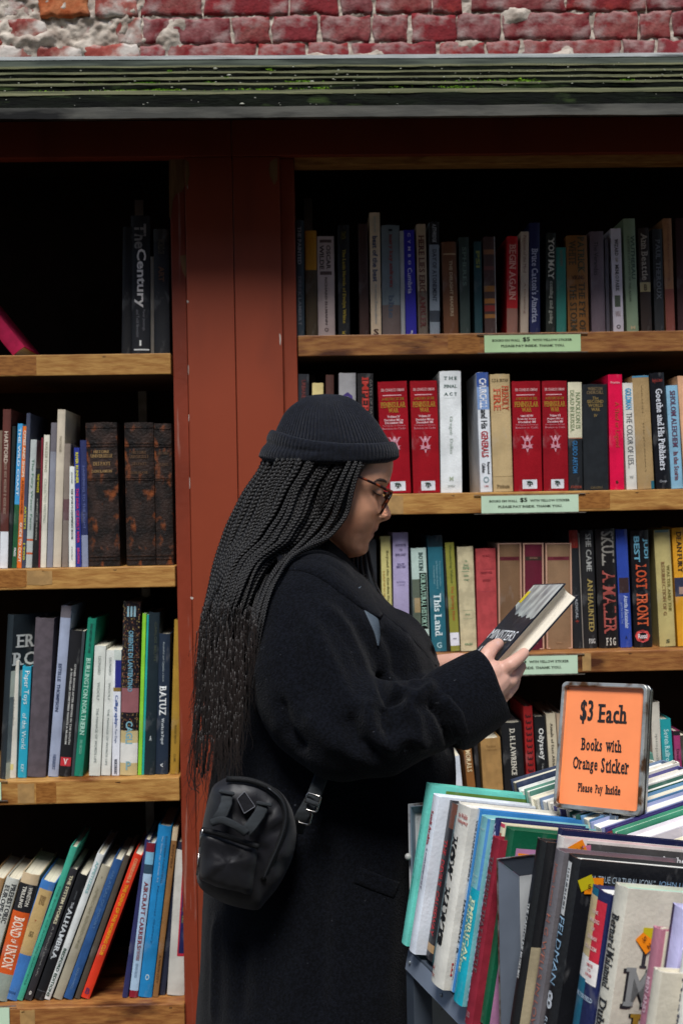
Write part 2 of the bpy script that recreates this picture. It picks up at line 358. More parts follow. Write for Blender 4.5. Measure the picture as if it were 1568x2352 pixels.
def brick(u0, u1, v0, v1, mt, out_=0.0, rough=1.):
    a = P(u0, v1, YW); b = P(u1, v0, YW); cx, cz = (a.x+b.x)/2, (a.z+b.z)/2; wx, wz = (b.x-a.x)/2, (b.z-a.z)/2
    nx, nz = 26, 9; V = []; seed = Vector((u0*.13, v0*.17, 3.))
    for j in range(nz+1):
        for i in range(nx+1):
            s, t = i/nx*2-1, j/nz*2-1
            e = max(abs(s)**10, abs(t)**6)
            x, z = s*wx, t*wz; q = Vector((x*30, z*30, 0))+seed
            dx = noise.noise(q*1.1)*.005*rough; dz = noise.noise(q*1.2+Vector((7, 0, 0)))*.005*rough
            y = -.0085+out_+e*.003+noise.noise(q*.9)*.0022*rough+noise.noise(q*4.2)*.0020*rough+noise.noise(q*9)*.0012*rough
            V.append((x+dx*(1 if abs(s) > .8 else .3), y, z+dz))
    n = nx+1; Fc = [(j*n+i, j*n+i+1, (j+1)*n+i+1, (j+1)*n+i) for j in range(nz) for i in range(nx)]
    # closed sides back into the wall
    rim = [i for i in range(n)]+[j*n+nx for j in range(1, nz+1)]+[nz*n+i for i in range(nx-1, -1, -1)]+[j*n for j in range(nz-1, 0, -1)]
    m0 = len(V); V += [(V[i][0], .05, V[i][2]) for i in rim]; k = len(rim)
    Fc += [(rim[(i+1) % k], rim[i], m0+i, m0+(i+1) % k) for i in range(k)]
    o = mesh('brick', V, Fc, mt, wall, smooth=True); o.location = (cx, 0, cz); return o
def mb(): return random.choice(M_br)
c1 = [(-190, -60), (-50, 88), (93, 205), (218, 316), (327, 463), (469, 658), (668, 775), (784, 852), (866, 988), (994, 1060), (1080, 1294), (1300, 1476), (1484, 1640), (1650, 1820)]
c2 = [(-160, 12), (24, 106), (116, 262), (272, 324), (332, 528), (536, 618), (628, 727), (739, 845), (858, 936), (947, 1044), (1050, 1146), (1155, 1354), (1364, 1462), (1468, 1534), (1544, 1700)]
c3 = [(-120, 76), (86, 190), (196, 318), (326, 380), (388, 588), (596, 700), (708, 800), (808, 1000), (1008, 1110), (1118, 1190), (1200, 1420), (1428, 1500), (1508, 1700)]
c0 = [(-150, 60), (70, 260), (270, 380), (390, 590), (600, 700), (710, 915), (925, 1030), (1040, 1240), (1250, 1350), (1360, 1580), (1590, 1700)]
for cs, v0, v1 in ((c0, -94, -36), (c1, -30, 33), (c2, 41, 96), (c3, 103, 158)):
    for (a, b) in cs:
        sl_ = -.012*((a+b)/2-784)     # the courses rise a little to the right in the picture
        mt = mb(); o_ = 0; r_ = 1.3
        if b < 325: mt = random.choice(M_brp); o_ = random.choice((-.004, .0, .003)); r_ = 1.5
        if (a, b) == (93, 205): mt = M_bro; o_ = -.007
        if (a, b) == (-50, 88): o_ = .004
        if (a, b) == (116, 262): o_ = .008
        brick(a-.5, b+.5, v0+sl_-2.2, v1+sl_+2.2, mt, o_, r_)
V = []; nx, nz = 620, 90
a = P(-200, 175, YW+.004); b = P(1850, -105, YW+.004)
for j in range(nz+1):
    for i in range(nx+1):
        x = a.x+(b.x-a.x)*i/nx; z = a.z+(b.z-a.z)*j/nz; q = Vector((x*22, 0, z*22)); u = PR((x, YW, z))[0]
        lf = 1/(1+math.exp((u-330)/22.))
        n1 = noise.noise(q); n2 = noise.noise(q*2.7); n3 = noise.noise(q*6)
        y = -.0022-n1*.0035-n2*.0035-n3*.0025-lf*(.003+.008*max(0, n1)+.004*n2)
        k = noise.noise(Vector((x*9, 5, z*16)))
        if k > .30: y -= (k-.30)*.045
        V.append((x, y, z-0))
n = nx+1
mo = mesh('mortar', V, [(j*n+i, j*n+i+1, (j+1)*n+i+1, (j+1)*n+i) for j in range(nz) for i in range(nx)], M_mort, wall, smooth=True)
box('wall_core', -2.2, 2.4, .03, .3, P(784, 190, YW).z, 3.6, M_mort, wall)
wall.name = 'brick_wall'
# ---- mossy roof boards
roof = empty('mossy_roof', (0, 2.3, 2.2)); tag(roof, 'small roof ledge of layered green mossy boards with metal strips above the bookcases', 'roof')
roof.location = (0, 0, 0)
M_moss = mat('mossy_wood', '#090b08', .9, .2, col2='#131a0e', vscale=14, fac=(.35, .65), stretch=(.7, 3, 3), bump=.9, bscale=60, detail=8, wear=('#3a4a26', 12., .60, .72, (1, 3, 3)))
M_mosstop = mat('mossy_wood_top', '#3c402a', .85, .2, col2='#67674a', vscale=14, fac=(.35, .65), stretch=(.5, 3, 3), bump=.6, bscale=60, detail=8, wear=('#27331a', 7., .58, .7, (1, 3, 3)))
M_flash = mat('lead_flashing', '#7c8280', .7, .2, col2='#9a9e9c', vscale=8, stretch=(1, 6, 6), bump=.3, bscale=30, wear=('#3a3d3c', 5., .55, .7, (1, 5, 5)))
M_flashd = mat('lead_flashing_dark', '#43433f', .85, .15, col2='#56554f', vscale=8, stretch=(1, 6, 6), bump=.4, bscale=30, wear=('#1a1a1a', 5., .5, .62, (1, 5, 5)))
def strip(name, prof, mt, wav=.0015, x0=-1.1, x1=1.35, seed=0, nseg=180):
    """closed prism along X whose profile (v, Y) corners come from the picture's mid column"""
    pr = [P(784, v, Y) for v, Y in prof]; V = []; k = len(pr)
    for i in range(nseg+1):
        x = x0+(x1-x0)*i/nseg
        for j, p in enumerate(pr):
            q = Vector((x*7, j*1.7+seed, 0)); w_ = noise.noise(q)*wav+noise.noise(q*5)*wav*.45+noise.noise(q*17)*wav*.22
            V.append((x, p.y+w_*.6, p.z+w_))
    Fc = [(i*k+j, i*k+(j+1) % k, (i+1)*k+(j+1) % k, (i+1)*k+j) for i in range(nseg) for j in range(k)]
    Fc += [tuple(range(k))[::-1], tuple(nseg*k+j for j in range(k))]
    return mesh(name, V, Fc, mt, roof)
# (top v, Y) -> butt faces, each board: light sloping top then dark butt edge
boards = [(148, 152, 162, 2.46), (162, 166, 175, 2.405), (175, 179, 188, 2.34), (188, 192, 205, 2.28), (205, 213, 240, 2.212)]
strip('flashing_lip', [(125, 2.60), (130, 2.530), (134, 2.528), (134, 2.56), (125, 2.62)], M_flash, .0010, seed=31)
strip('flashing', [(133, 2.535), (149, 2.508), (149, 2.56), (133, 2.56)], mat('flashing_body', '#2e332e', .9, .1, col2='#454b42', vscale=8, stretch=(1, 6, 6), bump=.3, bscale=30), .0012, seed=33)
for i, (v0, v1, v2, Y) in enumerate(boards):
    Yb = Y+.055
    strip('board_top', [(v0, Yb), (v1, Y-.0005), (v1+1.2, Y-.0005), (v0+3, Yb)], M_mosstop, .0026, seed=i*5.)
    strip('board', [(v1+1.0, Y), (v2, Y+.002), (v2, Y+.10), (v0+8, Y+.10), (v1+3, Y+.02)], M_moss, .0026, seed=i*5.)
strip('lower_board', [(228, 2.208), (243, 2.209), (243, 2.30), (228, 2.30)], M_moss, .002, seed=77)
strip('drip_edge', [(243, 2.202), (268, 2.199), (272, 2.205), (270, 2.24), (243, 2.24)], M_flashd, .0022, seed=50)
box('roof_deck', -1.1, 1.35, 2.30, 2.62, P(784, 228, 2.30).z, P(784, 228, 2.30).z+.02, M_dark, roof)
# moss
mv = MB(); 
def tuft(p, r):
    n = 5; V = [p+Vector((random.uniform(-r, r), random.uniform(-r, r)*.6, random.uniform(-r, r)*.7)) for _ in range(3)]
    mv.add(V, [(0, 1, 2)])
for (u, v, su, sv, cnt) in [(320, 188, 34, 5, 420), (300, 201, 80, 3, 300), (345, 186, 12, 3, 200), (250, 178, 10, 3, 120), (215, 188, 14, 3, 110), (375, 203, 40, 3, 330), (160, 205, 22, 3, 90),
        (700, 197, 45, 5, 600), (690, 184, 36, 4, 200), (735, 200, 14, 3, 200), (605, 203, 14, 3, 120), (520, 176, 8, 2, 60), (910, 197, 26, 4, 260), (1200, 192, 28, 4, 130), (1440, 193, 14, 3, 70), (250, 222, 50, 4, 200), (90, 200, 30, 3, 100),
        (560, 203, 60, 3, 90), (1050, 203, 60, 3, 120), (620, 158, 8, 2, 30), (390, 158, 6, 2, 30), (800, 222, 300, 6, 160), (1300, 218, 200, 5, 90), (1120, 190, 90, 3, 80), (480, 186, 12, 2, 50)]:
    for _ in range(int(cnt*1.6)):
        uu = random.gauss(u, su*.55); vv = v+random.gauss(0, sv*.55)-.0128*(uu-784)*1.0+0
        Yb = np.interp(vv+.0128*(uu-784), [150, 160, 175, 188, 205, 235], [2.45, 2.44, 2.385, 2.33, 2.27, 2.22])
        tuft(P(uu, vv, Yb-.004), random.uniform(.0015, .0038))
mo_ = mv.build('moss', mat('moss', '#4a7a12', .9, .2, col2='#7aa222', vscale=60, fac=(.35, .65)), roof); mo_['kind'] = 'stuff'
dv = MB()
for _ in range(150):
    uu = random.uniform(-20, 1590); k = random.randrange(5); v0, v1, v2, Y = boards[k]
    p = P(uu, random.uniform(v1, v2)-.0128*(uu-784), Y-.003); r = random.choice([.0008, .001, .0015]) if random.random() < .95 else .003
    dv.ell(p, r*1.6, r, r*.7, 6, 4)
do = dv.build('debris', mat('debris', '#b9b9a8', .8), roof); do['kind'] = 'stuff'

# ---- bookcases: two bays with a wide painted upright between them
YB = 2.76
case = empty('bookcase', (0, 0, 0)); tag(case, 'tall outdoor bookcase built into the wall with red-brown painted uprights and wooden shelves', 'bookcase')
def X(u, v, Y): return P(u, v, Y).x
zt = P(784, 262, YF).z; zb = 0
ztop = P(784, 357, YF).z
zlow = .02
def slab_(name, u0, u1, vv, Y0, Y1, z0, z1, mt, bw=.0015):
    a, b = X(u0, vv, Y0), X(u1, vv, Y0); o = box(name, a, b, Y0, Y1, z0, z1, mt, case); bevel(o, bw); return o
# positions measured at v = 1176
slab_('upright', 438.2, 547.0, 1176, YF, YF+.03, zlow, ztop-.001, M_red)
slab_('upright', 548.6, 656.0, 1176, YF, YF+.03, zlow, ztop-.001, M_red)
slab_('jamb', 404, 437.4, 1176, YF+.018, YB-.003, zlow, ztop-.001, M_redworn)
slab_('jamb', 656.8, 689, 1176, YF+.015, YB-.003, zlow, ztop-.001, M_red)
slab_('header', -500, 546.0, 1176, YF-.002, YF+.028, ztop, zt+.01, M_red)
slab_('header', 547.6, 2300, 1176, YF-.002, YF+.028, ztop, zt+.01, M_red)
# bare wood where the paint has come off near the top of the jambs, chips on the edges
M_bare = mat('bare_wood', '#6e5236', .8, .2, col2='#8a6b48', vscale=10, stretch=(8, 8, 1))
def patch(name, pts, Y, mt, th=.0012):
    V = [P(u, v, Y-th) for u, v in pts]+[P(u, v, Y+.0005) for u, v in pts]; k = len(pts)
    return mesh(name, V, [tuple(range(k))]+[(i, i+k, (i+1) % k+k, (i+1) % k) for i in range(k)], mt, case)
patch('bare_patch', [(388, 362), (433, 362), (434, 395), (428, 420), (418, 440), (404, 446), (398, 458), (393, 500), (389, 500)], YF+.018, M_bare)
patch('bare_patch', [(424, 366), (434, 372), (436, 400), (430, 430), (426, 425)], YF, M_bare, .0006)
patch('bare_patch', [(413, 588), (427, 585), (428, 640), (420, 625)], YF+.018, M_bare, .0015)
patch('bare_patch', [(620, 372), (634, 363), (637, 364), (637, 412), (630, 425), (621, 408), (617, 390)], YF, M_bare, .0006)
M_chip = mat('paint_chip', '#b9aca2', .8)
for (u, v, a, b) in [(431.5, 693, 2.6, 3.2), (643.5, 780, 1.8, 14), (431, 430, 1.1, 5), (433, 850, .7, 12), (434, 960, .7, 9), (436, 1110, .7, 14), (441, 1374, 4, 3)]:
    patch('paint_chip', [(u-a, v-b), (u+a*.6, v-b*.8), (u+a, v), (u+a*.4, v+b), (u-a*.7, v+b*.6)], YF, M_chip, .0005)
# case back, sides and top
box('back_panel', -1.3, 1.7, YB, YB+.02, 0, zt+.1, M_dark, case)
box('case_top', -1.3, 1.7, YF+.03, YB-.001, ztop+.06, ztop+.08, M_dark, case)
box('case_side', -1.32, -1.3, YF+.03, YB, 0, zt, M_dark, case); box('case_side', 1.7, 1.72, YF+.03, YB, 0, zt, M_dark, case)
slab_('top_rail', 690, 2300, 1176, YF+.012, YF+.05, P(1100, 376, YF+.012).z, ztop+.02, M_wood)
shelves = {}
M_undershade = mat('shelf_underside_shade', '#38210f', .8, .2, var=.2)  # same shelf wood, with the shade underneath painted into its colour
def shelf(key, u0, u1, v, um, thick=.045, mt=None, Y0=None):
    Y0 = YF+.006 if Y0 is None else Y0
    z = P(um, v, Y0).z; a, b = X(u0, v, Y0), X(u1, v, Y0)
    V = []; nseg = 120; prof = [(0, 0), (.0, -thick), (YB-.004-Y0, -thick), (YB-.004-Y0, 0)]
    o = box('shelf', a, b, Y0, YB-.004, z-thick, z, mt or M_wood, case); o.data.materials.append(M_undershade); o.data.polygons[0].material_index = 1; bevel(o, .0018); shelves[key] = (z, Y0); return o
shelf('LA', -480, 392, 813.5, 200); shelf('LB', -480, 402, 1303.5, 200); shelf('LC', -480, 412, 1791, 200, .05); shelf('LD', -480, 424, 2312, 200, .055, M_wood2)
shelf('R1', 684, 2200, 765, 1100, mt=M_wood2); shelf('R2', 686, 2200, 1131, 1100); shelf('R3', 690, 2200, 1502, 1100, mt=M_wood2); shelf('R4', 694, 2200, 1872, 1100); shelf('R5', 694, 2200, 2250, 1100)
for (u, Y) in ((332, YB-.012),):
    box('shelf_standard', X(u, 1176, Y)-.010, X(u, 1176, Y)+.010, Y, Y+.008, .1, ztop, M_metal, case)
box('shelf_standard', X(720, 1176, YB-.01)-.01, X(720, 1176, YB-.01)+.01, YB-.012, YB-.004, .1, ztop, M_metal, case)

# marks on the shelf edges: label residue, nail heads, dark knocks
M_res = mat('label_residue', '#a98450', .7, var=.15, vscale=40); M_resd = mat('stained_wood', '#85521f', .5, col2='#a06a30', vscale=30, stretch=(2, 8, 8)); M_nail = mat('nail_head', '#1c140e', .7)
def mark(key, u0, u1, f0, f1, mt, name):
    z, Y0 = shelves[key]; th = {'LC': .05, 'LD': .055}.get(key, .045); a, b = X(u0, 1176, Y0), X(u1, 1176, Y0); z1, z0 = z-th*f0, z-th*f1; n = 7; V = []
    rr = random.Random(int(u0*7+u1)); pts = [(a+(b-a)*i/n, z1-rr.uniform(0, .0022)) for i in range(n+1)]+[(b-(b-a)*i/n, z0+rr.uniform(0, .0022)) for i in range(n+1)]
    k = len(pts); mesh(name, [(x, Y0-.0006, q) for x, q in pts]+[(x, Y0+.0012, q) for x, q in pts], [tuple(range(k))[::-1]]+[(i, (i+1) % k, k+(i+1) % k, k+i) for i in range(k)], mt, case)
for a in (('R2', 868, 926, .06, .97, M_res), ('R1', 1238, 1300, .08, .95, M_resd), ('R1', 1035, 1108, .05, .96, M_resd), ('R2', 1330, 1400, .1, .9, M_resd), ('LB', 60, 118, .08, .8, M_res), ('LB', -20, 58, .05, .9, M_resd), ('LC', 30, 68, .08, .95, M_res), ('LC', 72, 118, .06, .96, M_resd), ('R3', 1330, 1350, .05, .95, M_res), ('LA', 0, 90, .04, .96, M_resd), ('LD', 26, 60, .05, .8, M_res)):
    mark(*a, 'edge_patch')
for key, u in (('R1', 1006), ('R2', 1040), ('R2', 1350), ('LA', 246), ('LB', 262), ('LB', 98), ('LC', 262), ('LC', 258), ('LD', 372), ('LD', 33), ('R2', 1462), ('R3', 1440)):
    mark(key, u-3.5, u+3.5, .10, .17, M_nail, 'nail_head')
# ---- price labels on the shelf edges (top-level: stuck to the shelf)
M_mint = mat('mint_paper', '#b9d8a4', .55, var=.04); M_mint2 = mat('mint_paper_light', '#c3dcc0', .5, var=.04)
M_tape = mat('clear_tape', '#6a645c', .15, .8, var=.4, vscale=60)
def price_label(pix, key, label, mt, full=True):
    z, Y0 = shelves[key]; (u0, v0), (u1, v1) = pix; Y = Y0-.0025
    a = P(u0, v1, Y); b = P(u1, v0, Y); uc = (u0+u1)/2; zc = P(uc, (v0+v1)/2, Y).z; hh = (P(uc, v0, Y).z-P(uc, v1, Y).z)/2; hw = (b.x-a.x)/2
    r = empty('price_label', ((a.x+b.x)/2, Y, zc)); tag(r, label, 'shelf label', 'green price labels on the shelf edges')
    box('card', -hw, hw, -.0006, .0012, -hh, hh, mt, r)
    if full:
        k = ink('#1c2e1c'); e = ((1, 0, 0), (0, 0, 1), (0, -1, 0))
        W = 2*hw
        put_text('lettering', slab_text('BOOKS ON WALL', .035, 1.), (-W*.275, -.0008, hh*.38), *e, W*.29, hh*.26, k, r)
        put_text('lettering', slab_text('$5', .06, 1.), (-W*.065, -.0008, hh*.45), *e, W*.075, hh*.55, k, r)
        put_text('lettering', slab_text('WITH YELLOW STICKER', .035, 1.), (W*.205, -.0008, hh*.38), *e, W*.41, hh*.26, k, r)
        put_text('lettering', slab_text('PLEASE PAY INSIDE. THANK YOU.', .035, 1.), (-W*.0, -.0008, -hh*.28), *e, W*.66, hh*.27, k, r)
    tp = MB(); 
    for s_ in (1, -1): tp.box(-hw*1.15, hw*1.15, -.0012, .0008, s_*hh*1.10-.0006, s_*hh*1.10+.0010)
    tp.build('tape', M_tape, r); return r
price_label(((1112, 769), (1332, 808)), 'R1', 'pale green price label on the edge of the top right shelf', M_mint)
price_label(((1105, 1137.5), (1327, 1177)), 'R2', 'pale green price label on the second right shelf, beneath the red books', M_mint2)
price_label(((1103, 1507), (1325, 1549)), 'R3', 'pale green price label on the third right shelf, partly hidden by the hand', M_mint2)
price_label(((-190, 2317), (22, 2364)), 'LD', 'end of a pale green label at the left edge of the bottom left shelf', M_mint2, False)
price_label(((-200, 1799), (3, 1840)), 'LC', 'sliver of green label at the far left of the third left shelf', M_mint2, False)
# ================================================================ BOOKS ON THE SHELVES
ROWN = dict(LA='top left shelf', LB='second left shelf', LC='third left shelf', LD='bottom left shelf', R1='top right shelf', R2='second right shelf', R3='third right shelf', R4='lowest visible right shelf')
INSET = dict(LA=.02, LB=.022, LC=.03, LD=.035, R1=.03, R2=.012, R3=.050, R4=.05)
def row(key, items):
    z, Y0 = shelves[key]
    for it in items:
        ub0, ub1, ut0, vt, col, look = it[:6]; o = it[6] if len(it) > 6 else {}
        Ys = Y0+INSET[key]+random.uniform(0, .003)+o.get('in_', 0)
        vb = PR((X(ub0, 1176, Ys), Ys, z))[1]
        a = P(ub0, vb, Ys); b = P(ub1, vb, Ys); c = P(ut0, vt, Ys)
        dz = c.z-z; th = math.atan2(c.x-a.x, dz); h = math.hypot(c.x-a.x, dz)
        t = (b.x-a.x)*math.cos(th)-.0006
        ex = Vector((math.cos(th), 0, -math.sin(th))); ez = Vector((math.sin(th), 0, math.cos(th))); ey = Vector((0, 1, 0))
        lift = max(0, t*math.sin(th))+.0006
        yaw = o.get('yaw', 0)
        M = Matrix.Translation((a.x, Ys, z+lift)) @ Matrix(((ex.x, 0, ez.x, 0), (0, 1, 0, 0), (ex.z, 0, ez.z, 0), (0, 0, 0, 1))) @ Matrix.Rotation(yaw, 4, 'Z')
        if th < 0: M = Matrix.Translation((0, 0, .0002)) @ M
        d = min(o.get('d', random.choice((.15, .16, .165, .17, .18))), YB-.01-Ys)
        book(M, t, h, d, col, look+' on the '+ROWN[key], 'books on the '+ROWN[key], o.get('tx', ()), o.get('bd', ()), o.get('k', 'hard'), o.get('g', 0), bulge=o.get('bulge'), side=o.get('side'), page=o.get('page'))
W = '#e9e9e4'; BK = '#14151a'
row('LA', [
 (280, 302, 283, 522, '#101014', 'black book left of the thick black one with large lettering'),
 (302, 346, 301, 497, '#15171d', 'thick black book with large white lettering down its spine', dict(tx=[('The', .06, .24, .62, '#8a8684', 'r'), ('Century', .24, .665, .62, '#f2ece6', 'r'), ('Peter Jennings', .68, .83, .16, '#77777c', 'rl', .68), ('and Todd Brewster', .68, .88, .16, '#77777c', 'rl', .36), ('I', .90, .94, .1, W, 'h')], bd=[(.962, .972, '#d8dcdc', .15, .95)])),
 (347, 355, 346, 590, '#6b655c', 'thin grey-edged book beside the thick black book', dict(k='soft')),
 (355, 391, 353, 528, '#191a1e', 'dark book with faint lettering next to the upright', dict(tx=[('WORLD OF', .08, .2, .4, '#5f5540', 'rl'), ('ART', .3, .42, .35, '#5f3a20', 'r')], bd=[(0, .1, '#33302e')])),
])
# red book leaning over at the left edge
z, Y0 = shelves['LA']; q = P(30, 812, Y0+.015)
M = Matrix.Translation((q.x+.001, Y0+.014, z+.001)) @ Matrix.Rotation(rad(-38), 4, 'Y')
book(M, .031, .24, .16, '#b3204a', 'crimson book leaning over to the left on the top left shelf', 'books on the top left shelf', kind='cloth')
row('LB', [
 (-22, -1, -14, 990, '#7f6a58', 'tan book cut off by the left edge'),
 (0, 19, 8, 941, '#5e2e26', 'brown book with a white foot and small pale lettering', dict(tx=[('HARTFORD', .14, .34, .5, '#cbb9a8', 'r'), ('ece ecc eccece e ecce ecc', .34, .66, .3, '#b59f8c', 'rl')], bd=[(.77, 1, '#e4e8ec')])),
 (19, 28, 29, 980, '#15201e', 'thin black book between the brown and the sky-blue book'),
 (28, 39.5, 42, 974, '#3f9bd0', 'sky-blue book with a green picture at its foot', dict(k='soft', tx=[('THE WILD COAST', .03, .5, .5, '#d8ecf6', 'r'), ('PRESS', .86, .92, .4, '#e8eeea', 'r')], bd=[(.56, 1, '#1f5a34')])),
 (39.5, 50.5, 53.5, 980, '#e0701c', 'bright orange thin book', dict(k='soft', tx=[('CITIES AND SHOPS', .03, .36, .55, '#f4e6d4', 'r'), ('A POTTERS HOUSE', .38, .62, .5, '#7c2c10', 'r'), ('GUIDE TO CRAFT', .68, .96, .55, '#f4e6d4', 'r')])),
 (50.5, 60, 62, 950, '#40465a', 'slate-blue book with yellow lettering at its foot', dict(tx=[('ARTISTS', .6, .75, .5, '#c8c43c', 'r'), ('1900', .84, .95, .5, '#c8c43c', 'r')])),
 (60, 74.5, 71.5, 1011, '#b9c0bd', 'light grey book with green lettering and two orange rings', dict(tx=[('The Fairy Water Farm', .15, .7, .5, '#3b7a5a', 'rl')], bd=[(.775, .79, '#c25a2a'), (.88, .895, '#c25a2a')])),
 (75, 89, 83, 1078, '#1b1c1c', 'short black book with small yellow lettering', dict(tx=[('THE WHITE', .05, .24, .35, '#c9b62c', 'r'), ('A HISTORY OF THE DANCE', .3, .72, .25, '#9a9a90', 'r')])),
 (89, 93.5, 96, 1006, '#7c1e2e', 'thin maroon book', dict(k='soft')),
 (93.5, 107, 102, 1000, '#e4e0cf', 'cream book with pale green lettering beside the maroon sliver', dict(tx=[('WALKER EVANS', .05, .28, .5, '#9a9a80', 'rl'), ('COLLECTED WRITING', .33, .66, .45, '#a6b39c', 'rl')])),
 (108, 122, 118.5, 972, '#8b8d98', 'plain grey book left of the tall beige one', dict(bd=[(0, .2, '#6e6a70')])),
 (122.5, 141, 133.5, 942, '#cfc3ae', 'tallest beige book', dict(tx=[('MAYNOR', .17, .27, .3, '#8e836c', 'rl')])),
 (143, 157.5, 149, 1020, '#85796f', 'grey-brown book with faint marks', dict(bd=[(.45, .62, '#64474a')])),
 (159, 174.5, 158.5, 1072, '#e8ebe6', 'short white book with small dark lettering', dict(tx=[('THE SPORTS EQUIPMENT BOOK', .22, .73, .35, '#4c5654', 'rs'), ('EDWARD', .06, .17, .2, '#7c8684', 'r'), ('DOUBLE', .8, .93, .2, '#9aa09e', 'r')])),
 (175, 188.5, 170.5, 1029, '#24338c', 'royal blue book with yellow and pink lettering', dict(tx=[('RIVER RUNNER', .04, .3, .5, '#d9d23a', 'r'), ('THE SAGA OF EARLY RIVER', .34, .8, .45, '#c02c6c', 'r'), ('BROWN', .84, .97, .45, '#c0407c', 'r')])),
 (189, 204, 184.5, 1012, '#27305e', 'dark blue book with a grey-blue foot', dict(tx=[('SWIMMING TO THE LIGHT', .2, .7, .35, '#6a76ae', 'rl')], bd=[(.75, 1, '#8a92ac')])),
 (205, 277, 197, 972, '#3a2a24', 'largest worn leather-bound volume with gilt lettering', dict(k='leather', tx=[('HISTOIRE', .195, .215, .5, '#9a7c50', 'hs'), ('UNIVERSELLE', .222, .245, .7, '#9a7c50', 'hs'), ('DES PAYS', .275, .3, .55, '#9a7c50', 'hs'), ('DON RAMON', .33, .35, .66, '#9a7c50', 'hs')])),
 (292, 359, 286, 972, '#33251f', 'middle one of the worn leather volumes', dict(k='leather', in_=.006, tx=[('HISTOIRE', .2, .22, .5, '#5e4630', 'hs'), ('UNIVERSELLE', .228, .25, .66, '#5e4630', 'hs'), ('DES PAYS', .28, .3, .5, '#5e4630', 'hs'), ('DON ALVAR', .34, .36, .6, '#5e4630', 'hs')])),
 (360, 400, 354, 974, '#33251f', 'leather volume nearest the upright', dict(k='leather', in_=.008, tx=[('HISTOIRE', .2, .22, .6, '#5a4430', 'hs'), ('DES PAYS', .28, .3, .6, '#5a4430', 'hs')])),
])
